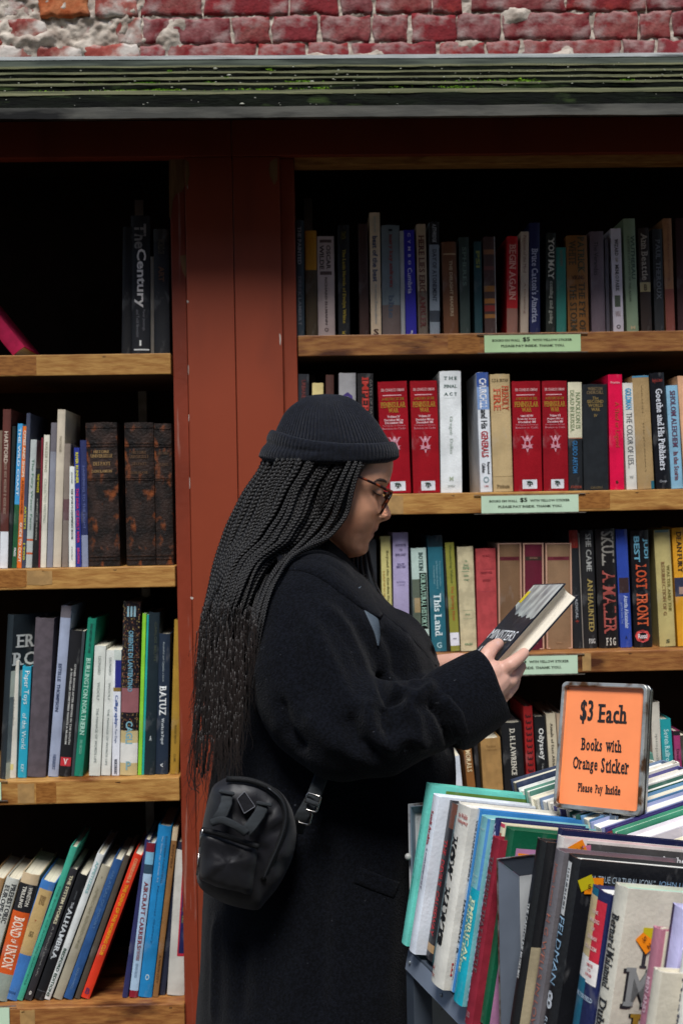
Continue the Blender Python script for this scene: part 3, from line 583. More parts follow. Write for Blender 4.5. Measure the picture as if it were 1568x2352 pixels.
row('LC', [
 (17, 38, 24.5, 1519, '#d9d6ca', 'off-white thin book with a tan edge', dict(tx=[('THE DRAWINGS', .32, .55, .25, '#8c8c84', 'rl')], bd=[(0, 1, '#8a6448', 0, .16), (.88, .93, '#d8cc86', .3, .7)])),
 (41.5, 62, 53, 1532, '#25a3c0', 'bright turquoise book with white italic lettering', dict(tx=[('Paper Toys', .04, .34, .7, '#e6f4f4', 'rl'), ('of the World', .42, .74, .5, '#d6eef0', 'rl'), ('KEY', .88, .95, .3, '#d6eef0', 'rl')])),
 (63, 106, 83, 1422, '#5a5258', 'thick purple-grey linen book without lettering', dict(k='cloth', bulge=.003)),
 (111, 135, 142, 1393, '#9fa9c0', 'tall pale blue book with dark spaced lettering', dict(tx=[('ESTELLE  THOMPSON', .34, .62, .34, '#33405e', 'r', .35), ('HERBERT', .87, .96, .3, '#5a6684', 'r')], bd=[(0, .07, '#6f6a70')])),
 (136, 163, 163, 1450, '#17171b', 'black book with white lettering and a red square label', dict(tx=[('OTHER BOOKS AFTER BEFORE IN THE SOUTH', .23, .78, .16, '#c9c9c4', 'r', .68), ('A TRAVELLER SOMETIMES WANTS A MUSEUM', .26, .78, .16, '#c9c9c4', 'r', .38), ('V', .88, .92, .4, '#f4e8e4', 'hs')], bd=[(.87, .93, '#c03038', .05, .95)])),
 (164, 171, 190, 1450, '#3a4246', 'thin dark grey book between the black and the green book', dict(k='soft')),
 (171, 191, 203, 1422, '#148066', 'emerald green book with pale lettering', dict(tx=[('THE HISTORY OF THE', .03, .22, .3, '#1d4c44', 'r'), ('BURLINGTON NORTHERN', .25, .74, .55, '#a9d8c4', 'rs'), ('DEL GROSSO', .77, .86, .3, '#7cbfa6', 'r')])),
 (205, 231, 218.5, 1485, '#d7dbd2', 'left one of the two matching off-white books', dict(tx=[('LEONARD', .08, .22, .25, '#8c958e', 'rl'), ('WOOLF', .28, .42, .25, '#8c958e', 'rl'), ('THE MANAGE OF WORDS LIFE', .48, .9, .22, '#7e8a86', 'rl')], k='soft')),
 (233, 254.5, 245, 1494.5, '#dcdfd8', 'right one of the two matching off-white books', dict(tx=[('LEONARD', .06, .2, .25, '#8c958e', 'rl'), ('WOOLF', .26, .4, .25, '#8c958e', 'rl'), ('THE MANAGE OF WORDS LIFE', .47, .92, .22, '#7e8a86', 'rl')], k='soft')),
 (257.5, 275, 262.5, 1494, '#e2e6ee', 'white book with a navy block and blue lettering', dict(k='soft', tx=[('Calligraphy', .36, .6, .5, '#31549a', 'rs', .42), ('in Ten Days', .6, .74, .4, '#3a4e7c', 'rl', .42), ('NORTHLIGHT', .87, .99, .4, '#23304c', 'rs')], bd=[(0, .08, '#c6cfc6'), (.08, .32, '#23287a', .2, 1), (.30, .33, '#8a7038')])),
 (276, 316, 284, 1382, '#1e1a20', 'tall thick book speckled with red and gold dots', dict(tx=[('III', .03, .09, .5, '#8fb4c0', 'h'), ('ORIENTE DI LANTENTINO', .17, .52, .28, '#6fa0b4', 'r'), ('CAGLI', .69, .82, .4, '#7fb0be', 'r'), ('P', .92, .97, .3, '#7fa8b0', 'h')], bd=[(.5, .64, '#8e5a5e', .0, 1), (.745, 1, '#c8b684'), (.815, .93, '#dcdcd6')], k='speckle')),
 (317, 326, 328, 1410, '#8cd038', 'lime green thin book', dict(k='soft')),
 (326, 331.5, 338, 1412, '#1fa39a', 'thin cyan book beside the lime green one', dict(k='soft')),
 (331.5, 357, 342.5, 1408, '#14242c', 'black-green book left of the navy one', dict(tx=[('CARLOS BEUYS', .06, .3, .22, '#4a5040', 'rl', .7), ('A', .76, .79, .2, '#c8d0d0', 'h')])),
 (357.5, 386.5, 363, 1457, '#1c2a3c', 'navy book with large white capital lettering', dict(tx=[('Rosenthal and Cappella: a book', .06, .34, .18, '#a8b4b8', 'rl'), ('BATUZ', .37, .58, .55, '#e4e8e8', 'rs'), ('Works in Paper', .6, .79, .28, '#c4ccd0', 'rs'), ('<', .92, .95, .22, '#c4ccd0', 'h')])),
 (391, 411, 401, 1425, '#a37f2c', 'mustard gold book next to the upright', dict(tx=[('WATER WITCH', .68, .8, .25, '#5c4a20', 'rl'), ('CLAIR', .87, .92, .25, '#5c4a20', 'rl')])),
])
# large picture book standing at an angle with its cover showing at the left edge
z, Y0 = shelves['LC']; q = P(13, 1790, Y0+.02)
M = Matrix.Translation((q.x, Y0+.02, z+.0006)) @ Matrix.Rotation(rad(4), 4, 'Y') @ Matrix.Rotation(rad(-38), 4, 'Z') @ Matrix.Translation((-.02, 0, 0))
book(M, .02, .352, .17, '#202a30', 'large picture book with its cover showing at the left of the third left shelf', 'books on the third left shelf',
     side=[(None, 0, 1, 0, .66, '#b9c2b4', ''), (None, .0, .9, .1, .5, '#7f95a6', ''), ('ERA', .05, .55, .80, .88, '#e0e4e0', 's'), ('RCEL', .0, .62, .69, .77, '#e0e4e0', 's')])
row('LD', [
 (-100, -67, -18, 2020, '#b08a5c', 'tan book cut off by the left edge'),
 (-65, -33, 17, 2022, '#c3c5bc', 'grey-white book with dark stacked lettering', dict(tx=[('PREHISTORIC', .04, .36, .36, '#33363a', 'rs', .72), ('EUROPEAN ART', .06, .5, .36, '#33363a', 'rs', .26)])),
 (-22, 20, 54, 2013, '#cbb491', 'cream book with a black panel and an orange panel', dict(tx=[('WINSTON', .1, .25, .22, '#d8d4c8', 'r', .7), ('TRILLING', .1, .27, .22, '#d8d4c8', 'r', .35), ('BOND', .34, .50, .62, '#f0ddc8', 'rs'), ('OF', .515, .545, .3, '#f0ddc8', 'r'), ('UNION', .56, .75, .62, '#f0ddc8', 'rs')], bd=[(.08, .3, '#1c1c20'), (.3, .79, '#d0561c'), (.79, 1, '#8f9a90')])),
 (8, 44, 97, 2030, '#3f78bc', 'blue book with a torn tan paper label', dict(tx=[('THE WORLD', .12, .2, .4, '#8c7048', 'h'), ('*', .32, .35, .1, '#b04030', 'h'), ('LONG AGO', .42, .47, .3, '#7a6a44', 'h'), ('THE PEOPLES', .93, .95, .5, '#2c5488', 'h')], bd=[(.07, .62, '#bfa26c', .05, .98)])),
 (38, 54.5, 164, 1948, '#3fa58c', 'sea-green thin book leaning above its neighbours', dict(tx=[('THE BOOK OF ROMAN GARDENS', .25, .9, .25, '#2a7a68', 'rl')])),
 (57, 76, 163, 1999, '#2b2a2e', 'charcoal book with cream lettering', dict(tx=[('THE SYSTEM WORKS', .05, .42, .45, '#d6cfae', 'r'), ('A Manual about Life', .44, .82, .25, '#8c8c88', 'rl'), ('o', .93, .96, .3, '#e0e0d8', 'h')])),
 (80, 104, 181, 2013, '#121418', 'black book with white capital lettering', dict(tx=[('THE', .22, .27, .25, '#b8bcc0', 'r'), ('ALHAMBRA', .27, .68, .5, '#cdd3d6', 'rs'), ('JOHN IRWING', .13, .2, .2, '#585c60', 'r')], bd=[(.93, .935, '#4c5054')])),
 (100, 118, 224.5, 1965, '#d6dad8', 'white book with green lettering at its foot', dict(tx=[('APPETIZERS', .05, .27, .42, '#8fb9ba', 'r'), ('BEDFORD EDITIONS', .65, .98, .42, '#27493c', 'r')])),
 (123, 146, 235, 1993, '#a39c88', 'stone-grey book with faint lettering and two black dots', dict(tx=[('AFRICAN KINGDOMS', .16, .62, .3, '#8c8670', 'r'), ('O', .08, .095, .12, '#1c1c1c', 'h'), ('O', .56, .575, .12, '#1c1c1c', 'h')])),
 (147, 169, 263, 1978, '#2e5488', 'denim blue book', dict(tx=[('AN ATLAS OF IMPORT', .08, .5, .3, '#5c80ac', 'rl'), ('RANDOM PRESS', .78, .93, .25, '#6c8cb4', 'rl')], k='cloth')),
 (172, 186, 287, 1967, '#4e463c', 'drab brown thin book behind the red one'),
 (187, 209, 309, 1966, '#d8371c', 'bright red book with yellow lettering', dict(tx=[('CORRIDORS &', .03, .2, .4, '#e0a070', 'r'), ('THE CHINA OF THE WORKING CLUB', .21, .7, .42, '#e8a820', 'r'), ('B', .93, .97, .5, '#5c2a50', 'h')])),
 (281, 294, 334, 1930, '#2c2f5c', 'dark indigo thin book left of the pale blue one'),
 (297, 317, 338, 1937.5, '#a7c2da', 'pale blue book with dark red bands at head and foot', dict(tx=[('AIRCRAFT CARRIERS', .25, .68, .5, '#7c3038', 'rs'), ('OF THE WORLD', .68, .76, .4, '#8a5a62', 'r'), ('BERNARD IRELAND', .78, .87, .3, '#6c86a0', 'rl')], bd=[(0, .06, '#7a1c2c'), (.06, .2, '#7ab0cc'), (.14, .2, '#2c4658'), (.955, 1, '#86182c')])),
 (318.5, 350, 365, 1899, '#1c7eb8', 'tall bright blue book with small lettering and a white rosette', dict(tx=[('The Golden Age of Danish Art', .06, .33, .16, '#a8c4dc', 'rl', .4), ('EASTERN PAINTING', .06, .33, .14, '#2c4c6c', 'rl', .7), ('National Gallery', .35, .69, .16, '#164a78', 'rl'), ('O', .865, .9, .3, '#b8d0d8', 'h')])),
 (351, 364, 398, 1901, '#8a6238', 'battered tan book with a torn spine', dict(tx=[('KEEPERS', .1, .24, .4, '#5c3c20', 'rs'), ('A WREN CITY', .75, .92, .4, '#5c3c20', 'rs')], bd=[(0, .08, '#c8b494')])),
 (365, 380, 409, 1935, '#23293c', 'dark navy book behind the battered tan one', dict(in_=.01)),
 (384, 424, 405, 1955, '#c2c0b8', 'light grey book with a navy oval edged in red', dict(in_=.004, tx=[('NATIONAL', .1, .5, .3, '#6c7048', 'r', .75)], bd=[(.0, .73, '#b02438', .45, 1), (.0, .71, '#1c1f50', .53, 1)])),
])
row('R1', [
 (679, 700, 677, 506, '#2c3a44', 'dark slate book at the left end', dict(tx=[('THE PAINTED', .06, .38, .4, '#9aa0a8', 'rs'), ('DEREK LAMBERT', .48, .9, .35, '#6c7078', 'rs')])),
 (703, 730, 700, 531, '#40321c', 'dark book with a mustard top', dict(bd=[(0, .37, '#b07a14')])),
 (731, 770, 728, 544, '#b5a39e', 'pinkish grey book with dark capital lettering', dict(tx=[('OSCAR', .09, .33, .26, '#3c302e', 'r', .66), ('WILDE', .09, .33, .26, '#3c302e', 'r', .26), ('RICHARD ELLMANN', .41, .88, .14, '#4c3c3a', 'r'), ('O', .91, .95, .25, '#5c4a48', 'h')], bd=[(.035, .065, '#54423f', .15, .85), (.35, .385, '#54423f', .15, .85)])),
 (777, 804, 775, 518, '#17191c', 'black book with yellow lettering', dict(tx=[('The Latin Novels of Evelyn White', .22, .88, .34, '#a8922a', 'rs'), ('K', .95, .98, .3, '#a8922a', 'h'), ('TANYA', .06, .13, .4, '#6c6420', 'r')])),
 (826, 848, 822, 515, '#3d2620', 'dark chestnut book left of the tall cream one'),
 (852, 876, 848, 489, '#d9c3a4', 'tall cream paperback with blue lettering', dict(k='soft', tx=[('edited by martin levin', .03, .16, .3, '#8fa6a8', 'rl'), ('best of the best', .19, .56, .5, '#24426c', 'r'), ('the very most 50 stories collections', .58, .9, .35, '#8496a0', 'rl'), ('S', .94, .99, .5, '#3c1c18', 'h')])),
 (878, 920, 875, 519, '#6f7b80', 'grey-blue book with faded red lettering', dict(tx=[('mary kay andrews', .08, .56, .26, '#8c3434', 'rs'), ('blue', .62, .84, .3, '#4a5868', 'rs')], bd=[(.035, .055, '#15181a', .4, .6), (.72, 1, '#6a5c58')])),
 (921, 931, 917, 531, '#a3a6a8', 'thin silver-grey book beside the vivid blue one'),
 (932, 957, 926, 529, '#2c28a4', 'vivid blue paperback with white script', dict(k='soft', tx=[('C  Y  M  B  O', .03, .33, .25, '#c4c0e4', 'r'), ('Cumbria', .36, .6, .4, '#dcdce8', 'rl'), ('J', .95, .98, .25, '#c8c8dc', 'h')])),
 (961, 983, 955, 516, '#b9a386', 'beige book with dark capital lettering running down', dict(tx=[('HERE LIES ERIC AMBLER', .1, .93, .62, '#5c201c', 'rs')], bd=[(.6, 1, '#6c6054')])),
 (987, 1010, 985, 511, '#8b96a0', 'grey book with a black head and a dark jacket picture', dict(tx=[('A.ETHRIDGE', .02, .18, .4, '#b0b4b8', 'r'), ('DAY OF ATONEMENT', .24, .7, .42, '#343c48', 'rs')], bd=[(0, .2, '#14161a'), (.78, .88, '#3c434c')])),
 (1019, 1053, 1013, 557, '#6b4226', 'chocolate brown book with cream lettering', dict(tx=[('THE DELIGHT MAKERS', .2, .8, .22, '#b8a080', 'r', .58)], bd=[(.125, .14, '#b09470', .1, .95)])),
 (1057, 1080, 1053, 546, '#33413c', 'dark green-grey book', dict(tx=[('SPHERES', .1, .5, .4, '#64786c', 'rs')])),
 (1090, 1108, 1087, 556, '#1d4248', 'dark teal book', dict(tx=[('PSI', .1, .28, .5, '#8c9040', 'r')])),
 (1113, 1140, 1109, 545, '#4a3430', 'dark book with rows of tartan-like bands', dict(bd=[(.13, .18, '#8c5c3c'), (.3, .34, '#6c3c38'), (.5, .56, '#a0682c'), (.63, .68, '#a0682c'), (.7, .76, '#8c2c24'), (.79, .83, '#a06a30'), (0, 1, '#a8a4a0', .93, 1)])),
 (1163, 1188, 1164, 544, '#c31a1e', 'scarlet book with pale lettering and a tan foot', dict(tx=[('BEGIN AGAIN', .08, .65, .62, '#e8a898', 'rs')], bd=[(.735, 1, '#a07060')])),
 (1194, 1213, 1195, 533, '#cbb8a2', 'cream book with small lettering, squeezed right of the scarlet book', dict(tx=[('Passions of the Mind', .04, .4, .35, '#7c4048', 'rl'), ('A Dreaming', .5, .8, .3, '#8c5c54', 'rl')])),
 (1216, 1240, 1215, 513, '#1c2254', 'tall navy book with white blackletter-like lettering', dict(tx=[("Bruce Catton's America", .23, .9, .62, '#b9bcd0', 'rs')])),
 (1253, 1275, 1254, 536, '#20261e', 'black-green book with bold cream lettering', dict(tx=[('YOU MAY', .05, .46, .62, '#ddd9c8', 'rs'), ('coming and going', .48, .9, .5, '#a6a698', 'rs')])),
 (1277, 1300, 1276, 569, '#2f7d70', 'short teal book', dict(tx=[('NOSTROMO', .04, .22, .25, '#8a6c54', 'rl')])),
 (1304, 1352, 1299, 543, '#8a5a26', 'wide ochre-brown book with lettering in two columns', dict(tx=[('WHITE', .05, .3, .34, '#4a3c20', 'rs', .26), ('PATRICK', .01, .38, .34, '#3c4024', 'rs', .68), ('VIKING', .41, .45, .62, '#4c2c14', 'hs'), ('THE STORM', .5, .98, .32, '#3c3018', 'rs', .26), ('THE EYE OF', .48, .98, .32, '#3c3018', 'rs', .68)])),
 (1358, 1390, 1353, 533, '#6f6068', 'grey-mauve book', dict(tx=[('The Verandas', .1, .43, .32, '#2c282c', 'rl', .4)])),
 (1392, 1400, 1388, 548, '#57525a', 'thin mauve-grey sliver left of the white spine', dict(k='soft')),
 (1408, 1432, 1401, 526, '#dbd4dc', 'white book with black capitals and a small picture', dict(k='soft', tx=[('WIZARD', .1, .26, .34, '#2c2c30', 'rs'), ('OF', .28, .32, .25, '#8c7858', 'r'), ('MENLO PARK', .345, .6, .34, '#2c2c30', 'rs'), ('RANDALL', .79, .84, .5, '#a89090', 'h'), ('O', .92, .96, .4, '#4c484c', 'h')], bd=[(.64, .75, '#5c6654', .2, .75)])),
 (1439, 1466, 1430, 503.5, '#8fa384', 'tall sage green book with dark lettering', dict(tx=[('WUTHERAU', .15, .53, .36, '#3c5444', 'r', .7), ('A HISTORY OF THEMES OF THE ALTAR', .15, .73, .18, '#4a5a48', 'rl', .35), ('M', .94, .97, .4, '#c4b48c', 'h')])),
 (1472, 1497, 1464, 525, '#332620', 'dark mottled book with pale lettering and a small cream square', dict(tx=[('Ann Beattie', .05, .5, .6, '#b3a898', 'rs'), ('B', .54, .6, .3, '#4c4030', 'h')], bd=[(.52, .61, '#b8a878', .02, .98)])),
 (1503, 1525, 1497, 527, '#2a2c2e', 'near-black book with faint grey capitals', dict(tx=[('PAUL THEROUX', .1, .68, .5, '#6c7074', 'rs')])),
 (1529, 1550, 1520, 503.5, '#b07c54', 'salmon-tan book', dict(tx=[('Home Fires Burning', .05, .55, .3, '#8c5840', 'rl')], bd=[(.62, 1, '#8c4c40')])),
 (1556, 1582, 1550, 502, '#3c2022', 'dark maroon book at the right edge'),
 (1585, 1612, 1578, 520, '#50463c', 'brown book just beyond the right edge'),
])
emblem_red = []
def penins(vol, l2, shade='#96141e'):
    e = dict(tx=[('SIR CHARLES OMAN', .065, .09, .8, '#d8a8a8', 'hs'), ('A HISTORY OF THE', .145, .17, .76, '#94701c', 'hs'), ('PENINSULAR', .185, .235, .86, '#a87f24', 'hs'), ('WAR', .24, .28, .36, '#a87f24', 'hs'),
                  (vol, .305, .325, .45, '#e8c8cc', 'hs'), (l2, .335, .355, .66, '#e8c8cc', 'hs'), ('December 1811', .36, .38, .62, '#e8c8cc', 'hs'), ('Tarragona to Almeida', .39, .405, .8, '#c88890', 'hl'), ('Bussaco to Cadiz', .412, .43, .8, '#c88890', 'hl'),
                  ('W', .50, .545, .46, '#cf8e9c', 'hs'), ('O', .53, .60, .22, '#cf8e9c', 'hs'), ('M', .575, .61, .42, '#cf8e9c', 'hs'), ('i', .495, .53, .06, '#e8c0c8', 'h'), ('v', .61, .645, .1, '#dca6b4', 'h')],
             bd=[(.121, .128, '#e0b4b8', .15, .8), (.895, .978, '#dfe2e8', .3, .82)], k='soft', g=1, bulge=.001)
    return e
tree = [('T', .925, .962, .1, '#22302c', 'hs'), ('o', .906, .94, .3, '#22382c', 'h', .56)]
def pen(vol, l2):
    e = penins(vol, l2); e['tx'] = e['tx']+[('A', .93, .96, .1, '#22302c', 'h', .56), ('m', .91, .94, .24, '#22382c', 'hs', .56), ('n', .905, .925, .16, '#22382c', 'hs', .56)]; return e
row('R2', [
 (686, 711, 685, 860, '#22242a', 'dark book at the left end, above the knitted hat', dict(tx=[('URBANE', .05, .2, .4, '#6c2c28', 'r')])),
 (716, 742, 717, 881, '#d8c586', 'pale yellow book peeping over the hat', dict(tx=[('T', .12, .15, .2, '#5a5030', 'h')])),
 (748, 767, 748, 862, '#4a2a22', 'dark brown book above the hat'),
 (780, 819, 778, 858, '#9d9b9c', 'grey book with a purple oval emblem', dict(tx=[('O', .16, .34, .75, '#4a3a7c', 'hs'), ('A', .2, .3, .35, '#3c2c60', 'hs')])),
 (824, 861, 820, 859, '#1b1718', 'black book with red lettering, right above the hat', dict(tx=[('IMPERIAL', .03, .5, .42, '#b02c20', 'rs', .5), ('GATES OF DARKNESS', .05, .5, .16, '#7c7874', 'rl', .85)])),
 (877, 944, 867, 878, '#971320', 'crimson war-history volume nearest the hat', pen('Volume IV', 'December 1810 to')),
 (949, 1011, 941, 876, '#96141f', 'crimson war-history volume just left of the tall white book', pen('Volume IV', 'December 1810 to')),
 (1012, 1061, 1009, 853.6, '#e6eaea', 'tall white book with widely spaced grey lettering', dict(k='soft', tx=[('T H E', .045, .07, .62, '#4c6660', 'hs'), ('FINAL', .112, .136, .62, '#4c6660', 'hs'), ('A C T', .175, .2, .62, '#4c6660', 'hs'), ('Gregor  Dallas', .37, .68, .2, '#b9c4bc', 'rs'), ('M', .87, .9, .22, '#a8b49c', 'hs'), ('JOHN MURRAY', .935, .96, .35, '#b0b8b4', 'h')], bd=[(.22, .223, '#c4ccc8', .2, .7)])),
 (1103, 1130.5, 1093, 857, '#dfe3e8', 'white book with blue head and bold red lettering', dict(tx=[('CHURCHILL', .05, .30, .62, '#eef0f4', 'r'), ('and His', .31, .47, .55, '#22242c', 'r'), ('GENERALS', .49, .71, .6, '#a81c28', 'r'), ('Raymond', .75, .85, .3, '#34343c', 'r', .72), ('Callahan', .76, .84, .3, '#34343c', 'r', .32), ('O', .87, .925, .5, '#8ca0a4', 'h'), ('UPK', .945, .96, .4, '#b05050', 'h')], bd=[(0, .12, '#33549c'), (.12, .31, '#7f9ccc')])),
 (1132.5, 1178, 1124, 861, '#bfa679', 'tan book with tangled red title lettering', dict(tx=[('C.D.B. BRYAN', .04, .065, .85, '#6c5c3c', 'hs'), ('FRIENDLY', .1, .31, .36, '#b84c28', 'rs', .74), ('FIRE', .12, .31, .36, '#b84c28', 'rs', .32), ('Putnam', .94, .97, .66, '#6c5a3c', 'hs')], bd=[(.87, .874, '#8a7448')])),
 (1180, 1245, 1174.5, 877, '#961420', 'crimson war-history volume right of the tan book', pen('Volume I. 1807-1809', 'From the Treaty')),
 (1248, 1305, 1243.6, 875.7, '#8f1420', 'crimson war-history volume beside the cream-topped book', pen('Volume VII', 'August 1813 to')),
 (1305.5, 1337.5, 1303, 879, '#171a1e', 'black book with a cream upper half and blue lettering', dict(tx=[('NAPOLEON IS', .09, .43, .36, '#8a9670', 'rs', .7), ('DEAD IN RUSSIA', .07, .46, .3, '#8a9670', 'rs', .28), ('GUIDO ARTOM', .54, .84, .36, '#2c6c9c', 'r', .45), ('ATHENEUM', .955, .98, .8, '#8c4030', 'h')], bd=[(0, .52, '#d8d2b4'), (.512, .52, '#b87858')])),
 (1340, 1397, 1336, 883.6, '#22262a', 'charcoal cloth book with small gilt lettering', dict(k='cloth', tx=[('WINSTON', .03, .06, .6, '#7c6848', 'hs'), ('CHURCHILL', .065, .095, .68, '#7c6848', 'hs'), ('The', .12, .145, .25, '#8c7440', 'hs'), ('SECOND', .15, .18, .66, '#8c7440', 'hs'), ('WORLD', .187, .217, .6, '#8c7440', 'hs'), ('WAR', .225, .255, .36, '#8c7440', 'hs'), ('IV', .285, .31, .14, '#8c7440', 'hs'), ('CASSELL', .965, .985, .5, '#6c5c3c', 'hs')])),
 (1400.5, 1433, 1395, 861, '#e01448', 'vivid pink-red book', dict(k='soft', g=1, tx=[('Promise', .06, .08, .66, '#f4a8b0', 'h'), ('A Thief or Legend', .24, .63, .4, '#b84c30', 'rl', .55), ('B', .92, .945, .2, '#54281c', 'h')])),
 (1438, 1462.5, 1428, 881, '#dcd9d0', 'white book with pale blue and black lettering', dict(tx=[('GOLDMAN', .05, .25, .6, '#3c9cc8', 'r'), ('THE COLOR OF LIES...', .28, .8, .55, '#4c5054', 'rl'), ('W', .87, .9, .4, '#9c9c98', 'h')])),
 (1463.5, 1502, 1450, 865, '#a88c60', 'plain brown-tan book with a torn blue-green corner', dict(tx=[('WILSON    THE JOURNALS', .08, .85, .1, '#7c6844', 'rl')], bd=[(0, .015, '#4c8cac'), (.93, 1, '#22687c', .8, 1)])),
 (1506, 1539.5, 1490, 858, '#16181e', 'black book with white serif lettering', dict(g=1, tx=[('Siegfried Unseld', .05, .09, .7, '#a83c34', 'hl'), ('Goethe and His Publishers', .14, .84, .46, '#d8dce4', 'rs', .55), ('Chicago', .925, .95, .5, '#b8bcc4', 'hl')])),
 (1541, 1568, 1528, 887, '#86b6d0', 'light blue book with brown-red lettering', dict(tx=[('SHOLOM ALEICHEM', .05, .6, .46, '#5c3c54', 'rs'), ('In the Storm', .64, .92, .42, '#744c58', 'rs')])),
 (1572, 1600, 1554, 865, '#dca882', 'peach book at the right edge'),
])
M_slip = '#caa188'
